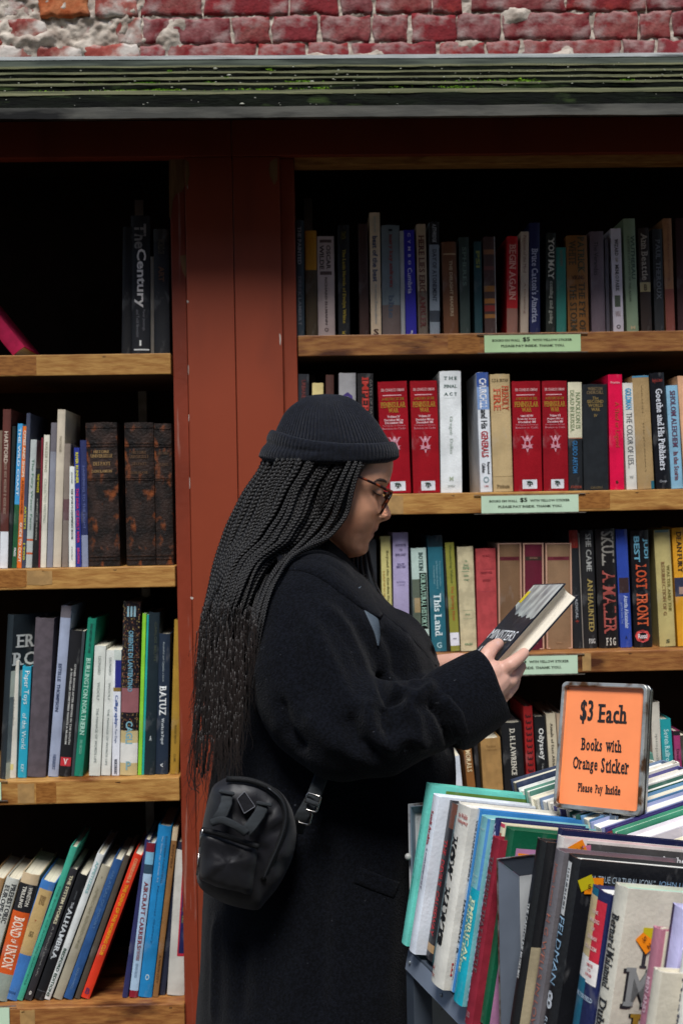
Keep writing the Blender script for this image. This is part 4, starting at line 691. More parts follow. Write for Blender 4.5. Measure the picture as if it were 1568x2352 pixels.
row('R3', [
 (840, 869, 835, 1240, '#1f2226', 'black book hidden mostly behind the chin and braids'),
 (880, 903, 873.5, 1233, '#c9c07c', 'pale olive-yellow book', dict(tx=[('Beyond the Garden Gate', .12, .6, .3, '#6c6838', 'rs', .62), ('HAMMOND INNES', .3, .75, .2, '#b08838', 'rl', .25)])),
 (905, 941, 901, 1224, '#aaa0c4', 'lavender book with small dark lettering', dict(tx=[('AN INTRODUCTION', .095, .115, .7, '#4c4468', 'hs'), ('TO', .135, .155, .2, '#4c4468', 'hs'), ('BIOLOGY', .175, .195, .7, '#4c4468', 'hs'), ('WALTER', .255, .27, .5, '#5c5480', 'hs'), ('MERTON', .275, .295, .6, '#5c5480', 'hs'), ('RAYMOND', .405, .42, .56, '#5c5480', 'hl'), ('J. CORLEY', .43, .445, .5, '#5c5480', 'hl')])),
 (952, 987, 943, 1260, '#bcd2c8', 'pale green book with a black panel and landscape picture', dict(g=1, tx=[('BOTKIN', .04, .22, .3, '#3c5450', 'rs', .62), ('OUR NATURAL HISTORY', .25, .76, .34, '#9fc4b0', 'rs', .72)], bd=[(.3, .8, '#5c6658', 0, .5), (.48, .62, '#a8936c', .1, .9), (.24, .78, '#101614', .48, .97)])),
 (991.5, 1026, 980.5, 1231, '#2c6878', 'teal-blue book with large white lettering', dict(g=1, tx=[('This Land', .5, .87, .48, '#d8e8ea', 'rs'), ('Ten Activists, Capitalists,', .22, .44, .12, '#8cb4bc', 'rl', .75), ('and Politicians who Restored', .22, .46, .12, '#8cb4bc', 'rl', .55), ('the American West', .26, .42, .12, '#8cb4bc', 'rl', .35), ('G', .92, .97, .34, '#9cc4cc', 'h')], bd=[(0, .1, '#1c3038')])),
 (1026.5, 1034, 1018, 1262, '#171a1c', 'thin black book between the teal-blue and the olive one'),
 (1035, 1056, 1021, 1247.5, '#8d8c38', 'olive green book with a white paper label near its foot', dict(tx=[('Wandering Valour', .02, .38, .35, '#54602c', 'rl'), ('The Spitting Now', .4, .72, .42, '#b85c30', 'rl'), ('_', .88, .89, .4, '#888c99', 'h')], bd=[(.83, .95, '#e2e5ee')])),
 (1058, 1095, 1049, 1257, '#c8bc98', 'cream book with small green lettering', dict(k='cloth', tx=[('THE', .13, .145, .15, '#5c8c68', 'hs'), ('Good', .165, .185, .28, '#5c8c68', 'hs'), ('Earth', .19, .215, .4, '#5c8c68', 'hs'), ('SERIES', .27, .285, .3, '#5c8c68', 'hs'), ('WORKS', .31, .325, .32, '#5c8c68', 'hs'), ('Doty', .64, .66, .3, '#5c8c68', 'hs'), ('MODERN LIBRARY', .925, .945, .5, '#5c8c68', 'hs')], bd=[(.235, .24, '#5c8c68', .25, .7), (.61, .612, '#5c8c68', .2, .8), (.69, .692, '#5c8c68', .2, .8)])),
 (1097, 1143, 1091.5, 1261, '#b3484a', 'brick-pink cloth book', dict(k='cloth', tx=[('THE GREAT', .06, .08, .4, '#8a2c34', 'hs'), ('OBSERVER', .225, .245, .6, '#8a2c34', 'hs'), ('MOON', .3, .32, .4, '#8a2c34', 'hs')], bd=[(.42, .424, '#93303a', .05, .95), (.2, .204, '#93303a', .05, .95)])),
 (1145, 1199, 1142, 1252, '#76593f', 'brown book in a pink-edged slipcase, behind the held book', dict(k='slip', tx=[('FRANKFURT', .12, .135, .5, '#5c1a24', 'hs')], bd=[(.115, .15, '#5c1a24', .08, .92)])),
 (1202, 1249, 1200, 1252, '#5c0f26', 'maroon book in a pink-edged slipcase', dict(k='slip', tx=[('SEVERIN', .12, .135, .4, '#94705c', 'hs'), ('a', .93, .945, .4, '#a8846c', 'hs')], bd=[(.115, .15, '#33281c', .1, .9)])),
 (1254, 1314, 1251, 1252, '#8a6c50', 'wide tan-brown book in a pink-edged slipcase', dict(k='slip', tx=[('FRANKFURT', .12, .135, .4, '#5c1a24', 'hs'), ('a', .93, .945, .3, '#a07c5c', 'hs')], bd=[(.115, .15, '#6c2430', .08, .92)])),
 (1317, 1337.5, 1305, 1219, '#17191d', 'black book with a red head', dict(tx=[('PATTERSON', .02, .13, .3, '#a04438', 'r'), ('RADICAL', .55, .75, .3, '#9ca0a4', 'r'), ('*', .76, .79, .4, '#b04030', 'h')], bd=[(0, .15, '#8a2418')])),
 (1338, 1340.5, 1327, 1225, '#8f8880', 'grey sliver of a pamphlet between two black books', dict(k='soft')),
 (1341, 1371, 1331, 1219, '#1a191b', 'black book with grey and gold condensed lettering', dict(tx=[('SHE CAME', .03, .35, .42, '#9c9c98', 'rs', .58), ('AN HAUNTED', .41, .86, .42, '#a08c50', 'rs', .6), ('FSG', .92, .96, .5, '#d0d0cc', 'hs', .6)])),
 (1375, 1420, 1365, 1216, '#1c1a1b', 'wide black book with reddish lettering and a shiny wrapper', dict(g=1, tx=[('SKULL', .02, .31, .66, '#8c8880', 'rs', .6), ('A MAILER', .35, .88, .66, '#a04c44', 'rs', .6), ('F S G', .915, .98, .5, '#d4cfc4', 'hs', .6)])),
 (1424, 1451, 1412, 1217, '#2f48a0', 'deep blue book with white lettering', dict(g=1, tx=[('Austin Alexander', .56, .84, .34, '#c4d0ec', 'rs', .62), ('and the Silent Trial', .62, .8, .2, '#8ca0d4', 'rl', .25), ('A', .9, .93, .2, '#1c2444', 'h')], bd=[(.41, .54, '#3c2c2c', .1, .95)])),
 (1456, 1498, 1446, 1220, '#17171b', 'black book with an orange-red title and a round blue badge', dict(g=1, tx=[('JUDI', .07, .24, .3, '#64a0b8', 'r', .78), ('BEST', .05, .27, .3, '#64a0b8', 'r', .3), ('LOST', .29, .5, .6, '#c4502c', 'rs'), ('FRONT', .54, .82, .62, '#cc5c34', 'rs'), ('O', .85, .96, .82, '#d04848', 'h', .45), ('Rossi', .885, .925, .5, '#e8dce0', 'h', .45)])),
 (1514, 1551, 1500, 1219, '#bcae74', 'straw-coloured book with faint lettering', dict(g=1, tx=[('WALTER AND THE', .3, .7, .2, '#7c7038', 'rs', .75), ('RESURRECTION OF G', .27, .73, .22, '#8c6c44', 'rs', .42), ('5', .94, .97, .25, '#4c5438', 'h')], bd=[(0, .02, '#6c8c88', .05, .9)])),
 (1556, 1585, 1541, 1214, '#dc9c22', 'orange-yellow book with a picture at mid height', dict(tx=[('DEAN FURY', .03, .38, .4, '#2c1c14', 'rs')], bd=[(.42, .58, '#2c3048'), (.5, .56, '#a88878', .3, 1)])),
])
row('R4', [
 (1052, 1067, 1040, 1738, '#d6dde6', 'pale blue-white book beside the coat', dict(k='soft')),
 (1078, 1097, 1060, 1690, '#8a5a2c', 'brown book with cream capitals by the sleeve', dict(tx=[('MORALS', .2, .5, .6, '#e0cca4', 'rs')])),
 (1098, 1108, 1085, 1690, '#1c1a1c', 'thin black book between the brown and the tan one'),
 (1112, 1158, 1102, 1697, '#a6814f', 'tan cloth book', dict(k='cloth', tx=[('The Great', .1, .13, .5, '#7c5c30', 'hl'), ('Legends', .15, .18, .6, '#7c5c30', 'hl')])),
 (1161, 1208, 1150, 1661, '#141518', 'wide black book with white and turquoise lettering', dict(tx=[('D. H. LAWRENCE', .07, .62, .26, '#d4cfc0', 'rs'), ('WOMEN', .66, .92, .24, '#3cb0a4', 'rs')])),
 (1212, 1233, 1200.5, 1623, '#9a1c1c', 'red book with a black chain pattern', dict(tx=[('3 3 3 3 3 3 3 3 3 3 3 3 3 3 3', .08, .95, .66, '#30181a', 'rs')])),
 (1238, 1264, 1224.5, 1647, '#131417', 'black book with white blackletter-like lettering', dict(tx=[('Odyssey', .13, .48, .58, '#e4e4de', 'rs'), ('Translation from Greek by A. E.', .52, .95, .22, '#a8a8a4', 'rl')])),
 (1266, 1288, 1252.5, 1640, '#cbbfa4', 'cream book left of the orange sign', dict(tx=[('Annals of East Africa', .1, .6, .3, '#5c5648', 'rs')])),
 (1289, 1304, 1276, 1640, '#bca48a', 'buff book tucked behind the orange sign'),
 (1502, 1522, 1493, 1614, '#cfcabc', 'stone-white book right of the orange sign', dict(tx=[('BERLIN', .62, .86, .55, '#343634', 'u'), ('gedenk', .3, .58, .4, '#8c8c84', 'ul')])),
 (1527, 1552, 1514, 1653, '#1f9aa0', 'turquoise book with a grey photograph at its foot', dict(tx=[('Seven Railroads', .12, .6, .46, '#b4e0e0', 'rs')], bd=[(.66, 1, '#7c8c98'), (.74, .9, '#2c3840', .2, .8)])),
 (1553, 1569, 1545, 1680, '#9c3468', 'magenta-pink book with a black head', dict(tx=[('Dred', .25, .4, .4, '#301020', 'rl')], bd=[(0, .06, '#1c1c20')])),
 (1571, 1590, 1560, 1690, '#3c3c34', 'dark book at the right edge'),
])
# ================================================================ BOOK CART
def horiz(u): 
    v = 1176-math.tan(RHO)*(u-784); r = RAY(u, v); r.z = 0; return r.normalized()
rv = -horiz(-60); dh = Vector((-rv.y, rv.x, 0))
ALF = rad(10.8)
uc = U0*math.cos(ALF)+dh*math.sin(ALF); dc = dh*math.cos(ALF)-U0*math.sin(ALF)
CO = P(925, 2165, 1.62)
def CP(s, e, w_): return CO+rv*s+dc*e+uc*w_
def solve(u, v, e=0, uu=None, oo=None):
    """row position s and height w of the point seen at pixel (u, v), at depth e"""
    uu = uu or uc; oo = oo or (CO+dc*e); s, h = .1, .2
    for _ in range(30):
        f = lambda a, b: PR(oo+rv*a+uu*b)
        p = f(s, h); a = f(s+1e-4, h); b = f(s, h+1e-4)
        J = np.array([[(a[0]-p[0]), (b[0]-p[0])], [(a[1]-p[1]), (b[1]-p[1])]])/1e-4
        dx = np.linalg.solve(J, [u-p[0], v-p[1]]); s += dx[0]; h += dx[1]
    return s, h
def cart_book(u, v, t, d, col, look, e=0, lean=0., dw=0, hmax=None, **o):
    s, h = solve(u, v, e)
    if hmax: h = min(h, hmax)
    w0 = dw
    M = Matrix.Translation(CP(s, e, w0)) @ Matrix(((rv.x, dc.x, uc.x, 0), (rv.y, dc.y, uc.y, 0), (rv.z, dc.z, uc.z, 0), (0, 0, 0, 1))) @ Matrix.Rotation(lean, 4, 'Y')
    print('cart', look[:30], round(s, 3), round(s+t, 3), round(h, 3))
    return book(M, t, h-w0, d, col, look, 'books standing in the metal book cart', o.get('tx', ()), o.get('bd', ()), o.get('k', 'hard'), o.get('g', 1), side=o.get('side'), stickers=o.get('st', ()), page=o.get('page', M_pagez), bulge=o.get('bulge'))
ORG, YEL = '#f08a10', '#c8b818'
cart_book(979, 1797, .020, .195, '#6fd2c4', 'turquoise book with a green cover panel at the far left end of the cart', k='hard',
   tx=[('The Structure of the Argument', .25, .72, .22, '#3c9c90', 'rl')], side=[(None, .12, .95, .08, .975, '#66863e', '')])
cart_book(995, 1822, .022, .165, '#dde4ee', 'pale blue-white book with red lettering, second from the left in the cart', dw=.0, 
   tx=[('Saudi Arabia', .1, .32, .34, '#a83c44', 'rs', .55), ('a contemporary', .34, .6, .24, '#7c7c8c', 'rs', .55)], st=[(.17, .83, .008, ORG, 0, '')])
cart_book(1033, 1838, .028, .15, '#26252a', 'black book with spaced red capitals down its spine in the cart', e=.016, tx=[("THE  DEVIL'S  CAUSEWAY", .24, .85, .42, '#b0242c', 'r')], bd=[(0, .16, '#6c4438', .5, 1), (.9, .95, '#b89468', .1, .9)])
cart_book(1045, 1872, .034, .12, '#1f5c60', 'thin dark teal book with white marks beside the thick cream one', e=.013, hmax=.22, tx=[('HEVSK OLADR NOZ', .2, .8, .3, '#c8e0dc', 'rl')])
cart_book(1053, 1840, .040, .15, '#dcd9ce', 'thick cream-jacketed book with big black condensed capitals in the cart', e=-.004, dw=-.006,
   tx=[('HOW  HAWKS', .18, .79, .6, '#17171a', 'rb', .30), ('the Welsh', .045, .07, .55, '#b03c3c', 'hs', .66), ('Hemingway', .08, .105, .6, '#b03c3c', 'hs', .68), ('One!', .905, .93, .3, '#a83434', 'hs', .2), ('accept', .95, .97, .4, '#a83434', 'hs', .22)], side=[('E M', .04, .1, .08, .15, '#b02c34', 's')])
cart_book(1098, 1856, .010, .205, '#3f88c8', 'bright blue-edged wide book with a pale spine, left of the cyan one in the cart', e=.0, tx=[('WILLIAM MANNERS', .06, .4, .45, '#5c646c', 'rs'), ('HANNAH  R', .5, .8, .5, '#3c4448', 'rs'), ('CLARENDON', .82, .94, .3, '#5c646c', 'rl')], bd=[(0, 1, '#c4d2dc', .15, .7)])
cart_book(1106, 1871, .026, .16, '#7cb8be', 'cyan book with cream capitals in two lines in the cart', e=-.003, dw=-.004,
   tx=[('EMPIRICAL', .44, .78, .3, '#d8e4bc', 'rs', .68), ('KNOWLEDGE', .43, .84, .27, '#d0e0b8', 'rs', .36), ('Nowell', .055, .07, .4, '#bcd8d4', 'hl'), ('Knowledge', .31, .325, .5, '#bcd8d4', 'hl'), ('World', .34, .355, .35, '#bcd8d4', 'hl')], bd=[(.385, 1, '#12a8bc'), (0, .385, '#4f8cc8', .82, 1)])
cart_book(1137, 1878, .010, .13, '#2a3160', 'thin navy book with a white zigzag pattern in the cart', e=.002, tx=[('vSvSvxSvSvxSvSvSvxSvSvS', .02, .98, .8, '#b8bcd4', 'r')])
cart_book(1132, 1919, .020, .13, '#8c2434', 'dark red cloth book with faded grey lettering in the cart', e=-.014, dw=-.008, k='cloth', tx=[('THE BEEHIVE THAT WHISTLE', .1, .72, .42, '#6a5458', 'rs'), ('ELIDIS', .93, .96, .4, '#a87c80', 'h')], g=0)
cart_book(1150, 1888, .012, .15, '#dad2b4', 'cream book with a pink edge behind the dark red cloth book', e=.004, tx=[('KEEP', .05, .2, .4, '#a84c3c', 'rs')], bd=[(0, .02, '#c8445c')])
cart_book(1162, 1897, .022, .17, '#12583c', 'dark green book with yellow capitals in the cart', e=-.002, tx=[('LABORATORY MORION', .1, .56, .24, '#b0a02c', 'r', .2), ('TAKEOVER', .62, .84, .3, '#d8b81c', 'r', .24)], st=[(.1, .86, .008, ORG, 0, '')])
cart_book(1178, 1944, .008, .05, '#b07ca0', 'short pinkish book by the green one in the cart', e=.004)
cart_book(1196, 1905, .007, .16, '#1c1e22', 'thin black book with white marks, right of the green one in the cart', e=.022, tx=[('RH WH', .04, .16, .4, '#c8c8c8', 'r')], side=[(None, 0, 1, .96, 1, '#b8283c', '')])
cart_book(1205, 1908, .014, .17, '#3a3a3e', 'charcoal book with dim gilt lettering above the grey metal plate', e=.036, tx=[('A NEW HISTORY', .08, .4, .3, '#54503c', 'rl')])
cart_book(1222, 1916, .008, .16, '#8494a0', 'thin translucent grey-blue book above the grey metal plate', e=.036)
cart_book(1234, 1923, .022, .165, '#18191c', 'black book with slanting white lettering beside the grey metal plate', e=-.0, tx=[('THE CAPITOLINE MUSEUMS', .31, .67, .26, '#d4d4d0', 'rs', .3)], side=[(None, 0, 1, 0, .50, '#a89c80', ''), (None, .1, .5, .02, .3, '#3c5048', ''), (None, .3, .8, .3, .42, '#d0ccc0', '')])
cart_book(1281, 1901, .010, .19, '#1b2048', 'navy wide book with its head showing behind the tall white and grey one', e=.024)
cart_book(1281, 1917, .014, .215, '#d9d2cc', 'tall book with white and grey cover and pink edge by the glossy grey one', e=.012, page=mat('pink_edge', '#d05870', .7), side=[(None, .0, .14, 0, 1, '#dcd4d0', ''), (None, .14, 1, 0, .985, '#4c4a4a', ''), ('Author', .60, .80, .93, .96, '#e8e8e8', 's+')],
   st=[(.085, .955, .010, ORG, .6, '5 3 X'), (.14, .95, .007, '#d87c9c', 1.8, '')])
cart_book(1276, 1947, .019, .16, '#6c686c', 'glossy grey book with coppery script in the cart', e=-.001, tx=[('Julian Lewis', .06, .26, .36, '#b86a54', 'rl'), ('H G WELLS IN LOVE', .30, .84, .44, '#b06c58', 'rl')], page=mat('pink_edge', '#d05870', .7))
cart_book(1306, 1959, .026, .215, '#1a1b1f', 'large glossy black book with a barcode strip and a quotation on its cover', e=-.0,
   tx=[('FELDMAN', .28, .58, .44, '#8fb0c8', 'rl', .38), ('ROBERT', .73, .9, .26, '#b8c4cc', 'rl', .3), ('8', .61, .69, .5, '#c8ccd0', 'h', .35), ('I I II I III II I II III I', .06, .24, .16, '#2c2c30', 'r', .36)], bd=[(.03, .27, '#d8d8d4', .14, .50)],
   side=[('“A TRUE CULTURAL ICON.”', .07, .45, .905, .935, '#a8b8c4', ''), ('JOHN LEGEND', .47, .75, .905, .935, '#7ca0c0', '')],
   st=[(.045, .90, .0085, YEL, .5, ''), (.09, .89, .011, ORG, .08, '5 12')])
cart_book(1361, 2031, .036, .16, '#1d2450', 'navy and teal book with red and cream panels on its spine', e=-.004,
   tx=[('THE', .095, .11, .3, '#e4ccc4', 'hs', .5), ('MAKING', .133, .15, .5, '#e4ccc4', 'hs', .5), ('OF', .172, .186, .2, '#e4ccc4', 'hs', .5), ('GERMAN', .21, .227, .5, '#e4ccc4', 'hs', .5), ('IDEALISM', .255, .272, .6, '#e4ccc4', 'hs', .5), ('1815', .333, .347, .3, '#c05860', 'hs', .6), ('TO', .355, .367, .16, '#c05860', 'hs', .6), ('1918', .377, .39, .3, '#c05860', 'hs', .6), ('MILTON·FIELD', .475, .495, .8, '#b8c8d8', 'hs', .5)],
   bd=[(0, 1, '#1c6a84', 0, .5), (.035, .31, '#cfb98c', 0, .5), (.045, .32, '#c8283c', .5, .92), (.31, .41, '#e4e0d8', 0, .5), (.32, .42, '#e6e0da', .5, .94)])
cart_book(1413, 2025, .024, .205, '#d5d0c0', 'cream-jacketed book with black blackletter-like lettering and a big M on the cover', e=-.003, page=mat('mint_edge', '#a8cdb8', .7),
   tx=[("Bernard Malamud", .12, .43, .55, '#1c1c20', 'rs'), ("Dubin's Lives", .47, .82, .6, '#1c1c20', 'rs')],
   side=[('I', .12, .16, .68, .76, '#34343a', 's'), ('M', .035, .22, .51, .675, '#26262b', 's'), ('M', .05, .22, .52, .68, '#8c9090', 's+'), ('D', .10, .26, .34, .49, '#1c1c20', 's'), ('D', .11, .26, .35, .49, '#a8842c', 's+')],
   st=[(.155, .82, .0085, YEL, .02, ''), (.135, .79, .0095, ORG, -.8, '5 2')])
cart_book(1500, 2126, .012, .12, '#b87888', 'dusty pink thin book with pale lettering near the right edge of the cart', e=-.014, tx=[('MEN AND', .2, .35, .4, '#e0c0c8', 'rs'), ('WOMEN OF', .4, .55, .4, '#e0c0c8', 'rs')], bd=[(.28, .284, '#7c4050'), (.42, .424, '#7c4050')])
cart_book(1514, 2129, .012, .10, '#d8d2bc', 'small cream book right of the dusty pink one', e=-.008, tx=[('BX 3', .08, .2, .3, '#54604c', 'r')])
cart_book(1504, 2199, .013, .11, '#dcd4c0', 'cream book with thin red lettering in front of the dusty pink one', e=-.036, g=0, hmax=.2, tx=[('THE RETURN OF', .3, .9, .34, '#b0403c', 'rs')])
cart_book(1544, 2073, .020, .19, '#c9c4ea', 'lavender book with a large black S on its cover', e=-.006, tx=[('THE SOUL', .3, .7, .5, '#6c5090', 'rs')], bd=[(0, 1, '#3a2450', 0, .3)],
   side=[(None, 0, 1, 0, .36, '#a9b4e4', ''), (None, 0, 1, .355, .37, '#5c1c54', ''), ('S', .04, .6, .5, .72, '#1c1024', 's')], st=[(.14, .78, .012, ORG, .5, '')])
cart_book(1567, 2178, .016, .14, '#e2e2dc', 'white book with dark lettering at the right edge of the cart', e=-.012, tx=[('Dealing with the dead', .1, .9, .4, '#3c4054', 'rs')])

# ---- opposite side of the V-shaped shelf: heads and fore-edges seen from above
u2 = U0*math.cos(ALF)-dh*math.sin(ALF); d2 = dh*math.cos(ALF)+U0*math.sin(ALF)
V0 = CO+dc*.222
sG, hG = solve(1405, 1919, 0, u2, V0+d2*.012)
print('far row', sG, hG, V0+rv*sG, PR(V0+rv*sG))
far = [(-.30, .022, '#34405c', .20, 'navy book'), (-.275, .02, '#d8dcd8', .205, 'white book'), (-.25, .02, '#5c8c7c', .21, 'sea-green book'), (-.225, .022, '#e0dccc', .20, 'ivory book'), (-.20, .024, '#7488a4', .205, 'mid-blue book'), (-.172, .016, '#e6e2d6', .21, 'off-white book'),
       (-.153, .02, '#55548c', .205, 'violet-blue book'), (-.130, .018, '#e8e6e0', .205, 'chalk-white book'), (-.110, .02, '#2f5c50', .20, 'bottle-green book'), (-.088, .026, '#5c88b0', .2, 'blue-edged thick book'), (-.058, .03, '#8c96bc', .2, 'thick book with pale blue-edged boards'),
       (-.026, .008, '#3a3470', .2, 'indigo thin book'), (-.017, .007, '#7c2c34', .2, 'oxblood thin book'), (-.009, .013, '#3c8c6c', .2, 'green thin book'), (.006, .03, '#d8d0d8', .195, 'white book with a lilac line'), (.038, .012, '#e8e2cc', .19, 'cream thin book'),
       (.051, .012, '#ece6da', .185, 'ivory thin book'), (.064, .016, '#e4dccc', .185, 'pale thin book'), (.082, .018, '#a06c4c', .18, 'book with a brown picture cover'), (.104, .02, '#e4e6ea', .15, 'white jacketed book lowest'), (.128, .022, '#9c9890', .14, 'grey book')]
for k, (ds, t, c, d, look) in enumerate(far):
    s = sG+ds; h = hG+random.uniform(-.006, .004)-(.012 if ds > .03 else 0)-(.03 if ds > .1 else 0)
    o_ = V0+d2*(.012+random.uniform(0, .008)+d)+rv*(s+t-.0006)
    M = Matrix.Translation(o_) @ Matrix(((-rv.x, -d2.x, u2.x, 0), (-rv.y, -d2.y, u2.y, 0), (-rv.z, -d2.z, u2.z, 0), (0, 0, 0, 1)))
    book(M, t-.0006, h, d, c, look+' lying behind the orange sign in the cart' if ds < -.02 else look+' in the cart, right below the orange sign', 'books in the far side of the cart', page=M_pagez if k % 3 else M_page)

# ---- the cart itself
cart = empty('book_cart', (0, 0, 0)); tag(cart, 'grey metal book cart with V-shaped tray and chipped paint, full of books', 'book cart')
M_grey = mat('grey_enamel', '#8691a2', .38, .5, metal=.15, var=.10, vscale=7, bump=.25, bscale=40, wear=('#5c3a28', 16., .66, .72, (1, 1, 1)))
M_greyd = mat('grey_enamel_dark', '#4c5561', .45, .5, metal=.15, var=.15, vscale=9, bump=.25, bscale=40, wear=('#54382a', 12., .62, .7, (1, 1, 1)))
M_chipw = mat('chipped_white_enamel', '#b9bcbe', .5, .4, var=.08, vscale=12, bump=.3, bscale=60, wear=('#4a3a30', 16., .58, .62, (1, 1, 1)))
M_rust = mat('rusty_edge', '#8a8482', .4, .5, metal=.4, col2='#5a3320', vscale=50, fac=(.45, .6), bump=.4, bscale=100)
def cq(name, pts, mt, th=.0016, nrm=None):
    """sheet-metal polygon with thickness"""
    A = [Vector(p) for p in pts]; n = (A[1]-A[0]).cross(A[2]-A[0]).normalized()*th; k = len(A)
    o = mesh(name, A+[a-n for a in A], [tuple(range(k)), tuple(range(2*k-1, k-1, -1))]+[(i, i+k, (i+1) % k+k, (i+1) % k) for i in range(k)], mt, cart); return bevel(o, .0005, 1)
def pan(s0, top, e0=.010, e1=.215, inset=.036, back=.014, low=-.24):
    VP_ = lambda s, e, w_: CO+rv*s+dh*e+U0*w_
    O = [VP_(s0, e0, top), VP_(s0, e1, top), VP_(s0, e1, low), VP_(s0, e0, low)]
    I = [VP_(s0-back, e0+inset, top-inset*.8), VP_(s0-back, e1-inset, top-inset*.8), VP_(s0-back, e1-inset, low+inset), VP_(s0-back, e0+inset, low+inset)]
    cq('end_panel', I[::-1], M_chipw)
    cq('end_flange', [O[0], I[0], I[3], O[3]][::-1], M_grey); cq('end_flange', [O[0], O[1], I[1], I[0]][::-1], M_grey); cq('end_flange', [O[1], O[2], I[2], I[1]][::-1], M_grey)
    m = MB(); m.tube([O[3]+rv*.0, O[0], O[1]], .0011, 6); m.build('end_lip', M_rust, cart)
sN, wN = solve(1141, 1973, uu=U0, oo=CO+dh*.010); print('near plate', sN, wN)
pan(sN, wN)
sF, wF = solve(943, 1851, uu=U0, oo=CO+dh*.018); print('far plate', sF, wF)
VQ = lambda s, e, w_: CO+rv*s+dh*e+U0*w_
cq('end_panel', [VQ(sF-.012, .018, wF), VQ(sF-.012, .20, wF), VQ(sF-.012, .20, -.2), VQ(sF-.012, .018, -.2)], M_chipw)
cq('end_flange', [VQ(sF, .018, wF), VQ(sF, .018, -.06), VQ(sF-.012, .030, -.06), VQ(sF-.012, .030, wF-.014)], M_grey)
cq('end_flange', [VQ(sF, .018, wF), VQ(sF, .20, wF), VQ(sF-.012, .20, wF-.014), VQ(sF-.012, .030, wF-.014)], M_grey)
q = P(943, 2120-.0, (CP(sF, -.02, .05)).y); kb = MB(); kb.ell(VQ(sF-.004, .014, wF-.074), .005, .005, .005, 12, 8); kb.build('knob', mat('grey_plastic', '#9a9a96', .4), cart)
box0 = MB(); Mc = Matrix.Translation(CO) @ Matrix(((rv.x, dc.x, uc.x, 0), (rv.y, dc.y, uc.y, 0), (rv.z, dc.z, uc.z, 0), (0, 0, 0, 1)))
Lc = .78
box('tray_floor', sF, sF+Lc, .014, .218, -.012, -.009, M_greyd, cart, Mc)
M2 = Matrix.Translation(V0) @ Matrix(((rv.x, d2.x, u2.x, 0), (rv.y, d2.y, u2.y, 0), (rv.z, d2.z, u2.z, 0), (0, 0, 0, 1)))
box('tray_floor', sF, sF+Lc, .0, .25, -.012, -.009, M_greyd, cart, M2)
box('tray_rail', sF-.004, sF+Lc, .014, .017, -.040, -.013, M_grey, cart, Mc)
box('tray_rail_lip', sF-.004, sF+Lc, .0175, .034, -.042, -.040, M_greyd, cart, Mc)
bl = MB()
for s in (.005, .12, .2, .31, .42, .53):
    bl.ell(Mc @ Vector((s, .0135, -.026)), .003, .003, .003, 10, 6)
bl.build('rivet', mat('rivet_metal', '#8d959c', .35, metal=.5), cart)
for s in (sF+.004, sN-.02, sF+Lc-.03):
    for ee, o_, dd in ((.020, Mc, 1),):
        p = o_ @ Vector((s, ee, -.04)); b = MB(); 
        b.box(-.014, .014, -.002, .026, -(p.z-.06), 0); b.box(-.014, -.011, .0, .03, -(p.z-.06), 0)
        yaw = Matrix.Translation(p) @ Matrix(((rv.x, dh.x, 0, 0), (rv.y, dh.y, 0, 0), (0, 0, 1, 0), (0, 0, 0, 1)))
        o = mesh('leg', [yaw @ Vector(v) for v in b.V], b.F, M_greyd, cart)
    p = M2 @ Vector((s, .24, 0)); yaw = Matrix.Translation(p) @ Matrix(((rv.x, dh.x, 0, 0), (rv.y, dh.y, 0, 0), (0, 0, 1, 0), (0, 0, 0, 1)))
    b = MB(); b.box(-.014, .014, -.02, .004, -(p.z-.06), 0, yaw); b.build('leg', M_greyd, cart)
yw = Matrix.Translation((CO.x, CO.y, 0)) @ Matrix(((rv.x, dh.x, 0, 0), (rv.y, dh.y, 0, 0), (0, 0, 1, 0), (0, 0, 0, 1)))
box('lower_shelf', sF, sF+Lc, .01, .44, CO.z-.42, CO.z-.417, M_greyd, cart, yw)
for s in (sF+.02, sF+Lc-.04):
    for y in (.02, .42):
        wb = MB(); wb.tube([yw @ Vector((s, y-.012, .03)), yw @ Vector((s, y+.012, .03))], .03, 16); wb.build('wheel', mat('rubber', '#1a1a1a', .7), cart)
zl = CO.z-.417
for k, (s, t, h, c, look) in enumerate([(.03, .02, .2, '#2a6c9c', 'blue book on the lower shelf of the cart'), (.055, .02, .22, '#c8b88c', 'buff book on the lower shelf of the cart'), (.08, .03, .19, '#8c3030', 'dull red book on the lower shelf of the cart'), (.115, .025, .21, '#2c3c50', 'dark slate book on the lower shelf of the cart'), (.15, .03, .2, '#d0ccc0', 'off-white book on the lower shelf of the cart')]):
    M = Matrix.Translation(yw @ Vector((s, .03, zl+.0005))) @ Matrix(((rv.x, dh.x, 0, 0), (rv.y, dh.y, 0, 0), (0, 0, 1, 0), (0, 0, 0, 1)))
    book(M, t, h, .16, c, look, 'books on the lower shelf of the cart')

# ================================================================ ORANGE SIGN
Rm = Matrix(((.788, .598, .149), (-.615, .746, .256), (.042, -.293, .955)))
Rm = Matrix((Vector((.788, -.615, .042)).normalized(), (0, 0, 0), (0, 0, 0)))
ax = Vector((.788, -.615, .042)).normalized(); az = Vector((.149, .256, .955)); az = (az-ax*az.dot(ax)).normalized(); ay = az.cross(ax)
KS = .907
SM = Matrix.Translation(CAM+(Vector((.4299, 1.6694, 1.1444))-CAM)*KS) @ Matrix(((ax.x, ay.x, az.x, 0), (ax.y, ay.y, az.y, 0), (ax.z, ay.z, az.z, 0), (0, 0, 0, 1)))
sign = empty('price_sign', M=SM); tag(sign, 'orange price sign in a rusty chrome frame standing in the book cart', 'sign')
M_chrome = mat('worn_chrome', '#9a9a98', .22, .5, metal=1., var=.12, vscale=20, bump=.3, bscale=60, wear=('#5a3a24', 28., .60, .68, (1, 1, 1)))
